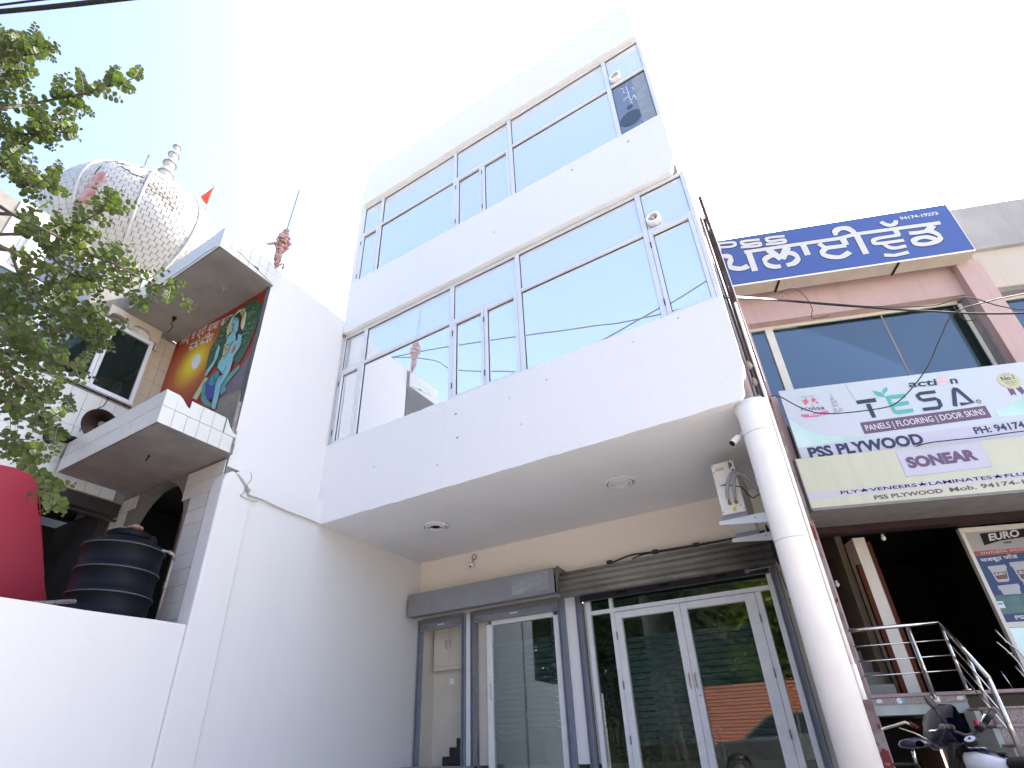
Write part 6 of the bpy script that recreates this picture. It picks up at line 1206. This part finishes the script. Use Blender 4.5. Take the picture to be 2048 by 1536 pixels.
bt('handlebar', [(.00, -.36, 1.05), (.02, -.30, 1.06), (.07, -.14, 1.02), (.08, 0, .99), (.06, .10, 1.01), (.02, .20, 1.08), (.0, .30, 1.15)], .012, RUB)
for s in (-1, 1):
    g0, g1 = ((.0, .31, 1.155), (.02, .20, 1.08)) if s > 0 else ((.0, -.37, 1.05), (.035, -.25, 1.055))
    bt('grip', [g0, g1], .021, RUB); bt('lever', [(g1[0] + .03, g1[1], g1[2]), (g0[0] + .08, g0[1] + .01, g0[2] - .02), (g0[0] + .07, g0[1] + .06 * s, g0[2] - .02)], .007, STEEL); bt('bar_end', [(g0[0], g0[1] + .012 * s, g0[2] + .006), g0], .024, GP)
    bt('switch_box', [(.035, .17, 1.055), (.05, .12, 1.03)] if s > 0 else [(.04, -.235, 1.05), (.05, -.19, 1.045)], .028, RUB)
bt('mirror_stem', [(.05, -.22, 1.06), (.10, -.20, 1.13), (.13, -.19, 1.19)], .007, RUB)
put('mirror', MB().lathe([(.0, -.016), (.035, -.012), (.055, 0), (.05, .006), (0, .008)], bk3(.135, -.19, 1.235), 20, tuple(-F + Vector((0, 0, .3)))), RUB, mb_, smooth=True)
put('brake_reservoir', MB().lathe([(.018, 0), (.018, .035)], bk3(.05, .13, 1.06), 12), REDB, mb_)
tk_ = MB(); vs_ = []; secs = [(.15, .04, .04, .80), (.12, .09, .08, .81), (.02, .125, .10, .80), (-.08, .115, .095, .78), (-.16, .07, .07, .77), (-.20, .04, .04, .76)]
for (f, w, h, z) in secs:
    for k in range(14):
        t = 2 * math.pi * k / 14; vs_.append(bk3(f, w * math.cos(t), z + h * math.sin(t)))
tk_.add(vs_, [(i * 14 + k, i * 14 + (k + 1) % 14, (i + 1) * 14 + (k + 1) % 14, (i + 1) * 14 + k) for i in range(5) for k in range(14)] + [tuple(range(13, -1, -1)), tuple(70 + k for k in range(14))])
put('fuel_tank', tk_, WP, mb_, smooth=True)
st_ = MB(); vs_ = []
for (f, w, h, z) in secs[1:5]:
    for k in range(7):
        t = math.pi * (.30 + .40 * k / 6); vs_.append(bk3(f, w * 1.012 * math.cos(t), z + (h + .004) * math.sin(t)))
st_.add(vs_, [(i * 7 + k, i * 7 + k + 1, (i + 1) * 7 + k + 1, (i + 1) * 7 + k) for i in range(3) for k in range(6)])
put('tank_stripe', st_, BP, mb_, smooth=True)
for j in range(3):
    f = .07 - .05 * j
    put('tank_chevron', MB().add([bk3(f, -.045, .905), bk3(f + .05, 0, .913), bk3(f, .045, .905), bk3(f - .035, .045, .903), bk3(f + .015, 0, .911), bk3(f - .035, -.045, .903)], [(0, 1, 4, 5), (1, 2, 3, 4)]), pm('silver_decal', (.45, .46, .50), .3), mb_)
put('filler_cap', MB().lathe([(.035, 0), (.035, .012), (.02, .016)], bk3(-.12, 0, .86), 18), RUB, mb_)
m = MB(); vs_ = []
for (f, w, h, z) in ((-.17, .09, .05, .80), (-.6, .13, .05, .80), (-.85, .13, .05, .82), (-1.1, .10, .045, .86), (-1.2, .05, .02, .88)):
    for k in range(10):
        t = 2 * math.pi * k / 10; vs_.append(bk3(f, w * math.cos(t), z + h * math.sin(t)))
m.add(vs_, [(i * 10 + k, i * 10 + (k + 1) % 10, (i + 1) * 10 + (k + 1) % 10, (i + 1) * 10 + k) for i in range(4) for k in range(10)])
put('seat', m, RUB, mb_, smooth=True)
put('engine', MB().box(-.15, .15, -.15, .15, .0, .32), GP, mb_, bev=.03) ; bpy.context.scene.objects['engine'].location = (O + F * -.2 + Vector((0, 0, .35))) - Vector(BASE[mb_.name])
bpy.context.scene.objects['engine'].data.transform(Matrix.Translation(Vector(BASE[mb_.name])))
bt('frame_tube', [(.12, 0, .92), (-.10, 0, .40), (-.45, 0, .35), (-.85, .1, .30)], .02, RUB); bt('exhaust', [(-.05, .14, .35), (-.3, .16, .28), (-.95, .17, .36)], .035, STEEL); bt('cable_run', [(.10, -.20, 1.03), (.20, -.16, .95), (.18, -.05, .80), (.05, 0, .72)], .006, WIRE); bt('cable_run', [(.10, .20, 1.03), (.22, .14, .93), (.16, .05, .80)], .006, WIRE)
bt('side_stand', [(-.3, -.1, .3), (-.25, -.28, .13)], .012, RUB)
# bicycle behind it
bc = thing('bicycle', 'old bicycle with chromed handlebar and black saddle, parked left of the motorcycle', 'bicycle', (.12, 5.3, 0))
O2 = Vector((.13, 5.72, 0)); F2 = Vector((-.35, .94, 0)); S2 = Vector((.94, .35, 0))
def b3(f, s, z): return O2 + F2 * f + S2 * s + Vector((0, 0, z))
def bb(name, pts, r, mat, parent=bc): return put(name, MB().tube([b3(*p) for p in pts], r, 8), mat, parent, smooth=True)
for f in (.62, -.45):
    wl = bb('wheel', [(f + .33 * math.cos(t * math.pi / 16), 0, .34 + .33 * math.sin(t * math.pi / 16)) for t in range(33)], .016, RUB)
    for k in range(8): put('spoke', MB().tube([b3(f, 0, .34), b3(f + .32 * math.cos(k * math.pi / 4), 0, .34 + .32 * math.sin(k * math.pi / 4))], .002, 4), STEEL, wl)
bb('frame', [(.62, 0, .34), (.45, 0, .80), (.45, 0, .92)], .015, RUB); bb('frame', [(.45, 0, .80), (-.05, 0, .82), (0.05, 0, .30), (.45, 0, .74)], .014, RUB); bb('frame', [(-.05, 0, .82), (-.45, 0, .34), (.05, 0, .30)], .011, RUB)
bb('handlebar', [(.18, -.22, 1.07), (.30, -.22, 1.09), (.42, -.18, 1.07), (.45, 0, 1.05), (.42, .13, 1.08), (.30, .17, 1.10), (.18, .18, 1.06)], .011, STEEL); bb('stem', [(.45, 0, .90), (.45, 0, 1.05)], .013, STEEL); bb('brake_lever', [(.40, .15, 1.06), (.28, .20, 1.02), (.18, .23, .97)], .005, STEEL)
for s in (-.22, .18): bb('grip', [(.17, s, 1.06), (.26, s, 1.085)], .016, BRNW)
m = MB(); vs_ = []
for (f, w, h, z) in ((-.22, .03, .02, .95), (-.18, .10, .035, .955), (-.08, .09, .035, .95), (.02, .035, .025, .945), (.10, .02, .02, .94)):
    for k in range(10):
        t = 2 * math.pi * k / 10; vs_.append(b3(f, w * math.cos(t), z + h * math.sin(t)))
m.add(vs_, [(i * 10 + k, i * 10 + (k + 1) % 10, (i + 1) * 10 + (k + 1) % 10, (i + 1) * 10 + k) for i in range(4) for k in range(10)])
put('saddle', m, BP, bc, smooth=True); bb('seat_post', [(-.05, 0, .80), (-.07, 0, .93)], .012, STEEL)
bb('pedal_crank', [(.05, -.1, .14), (.05, 0, .30), (.05, .1, .46)], .01, STEEL)
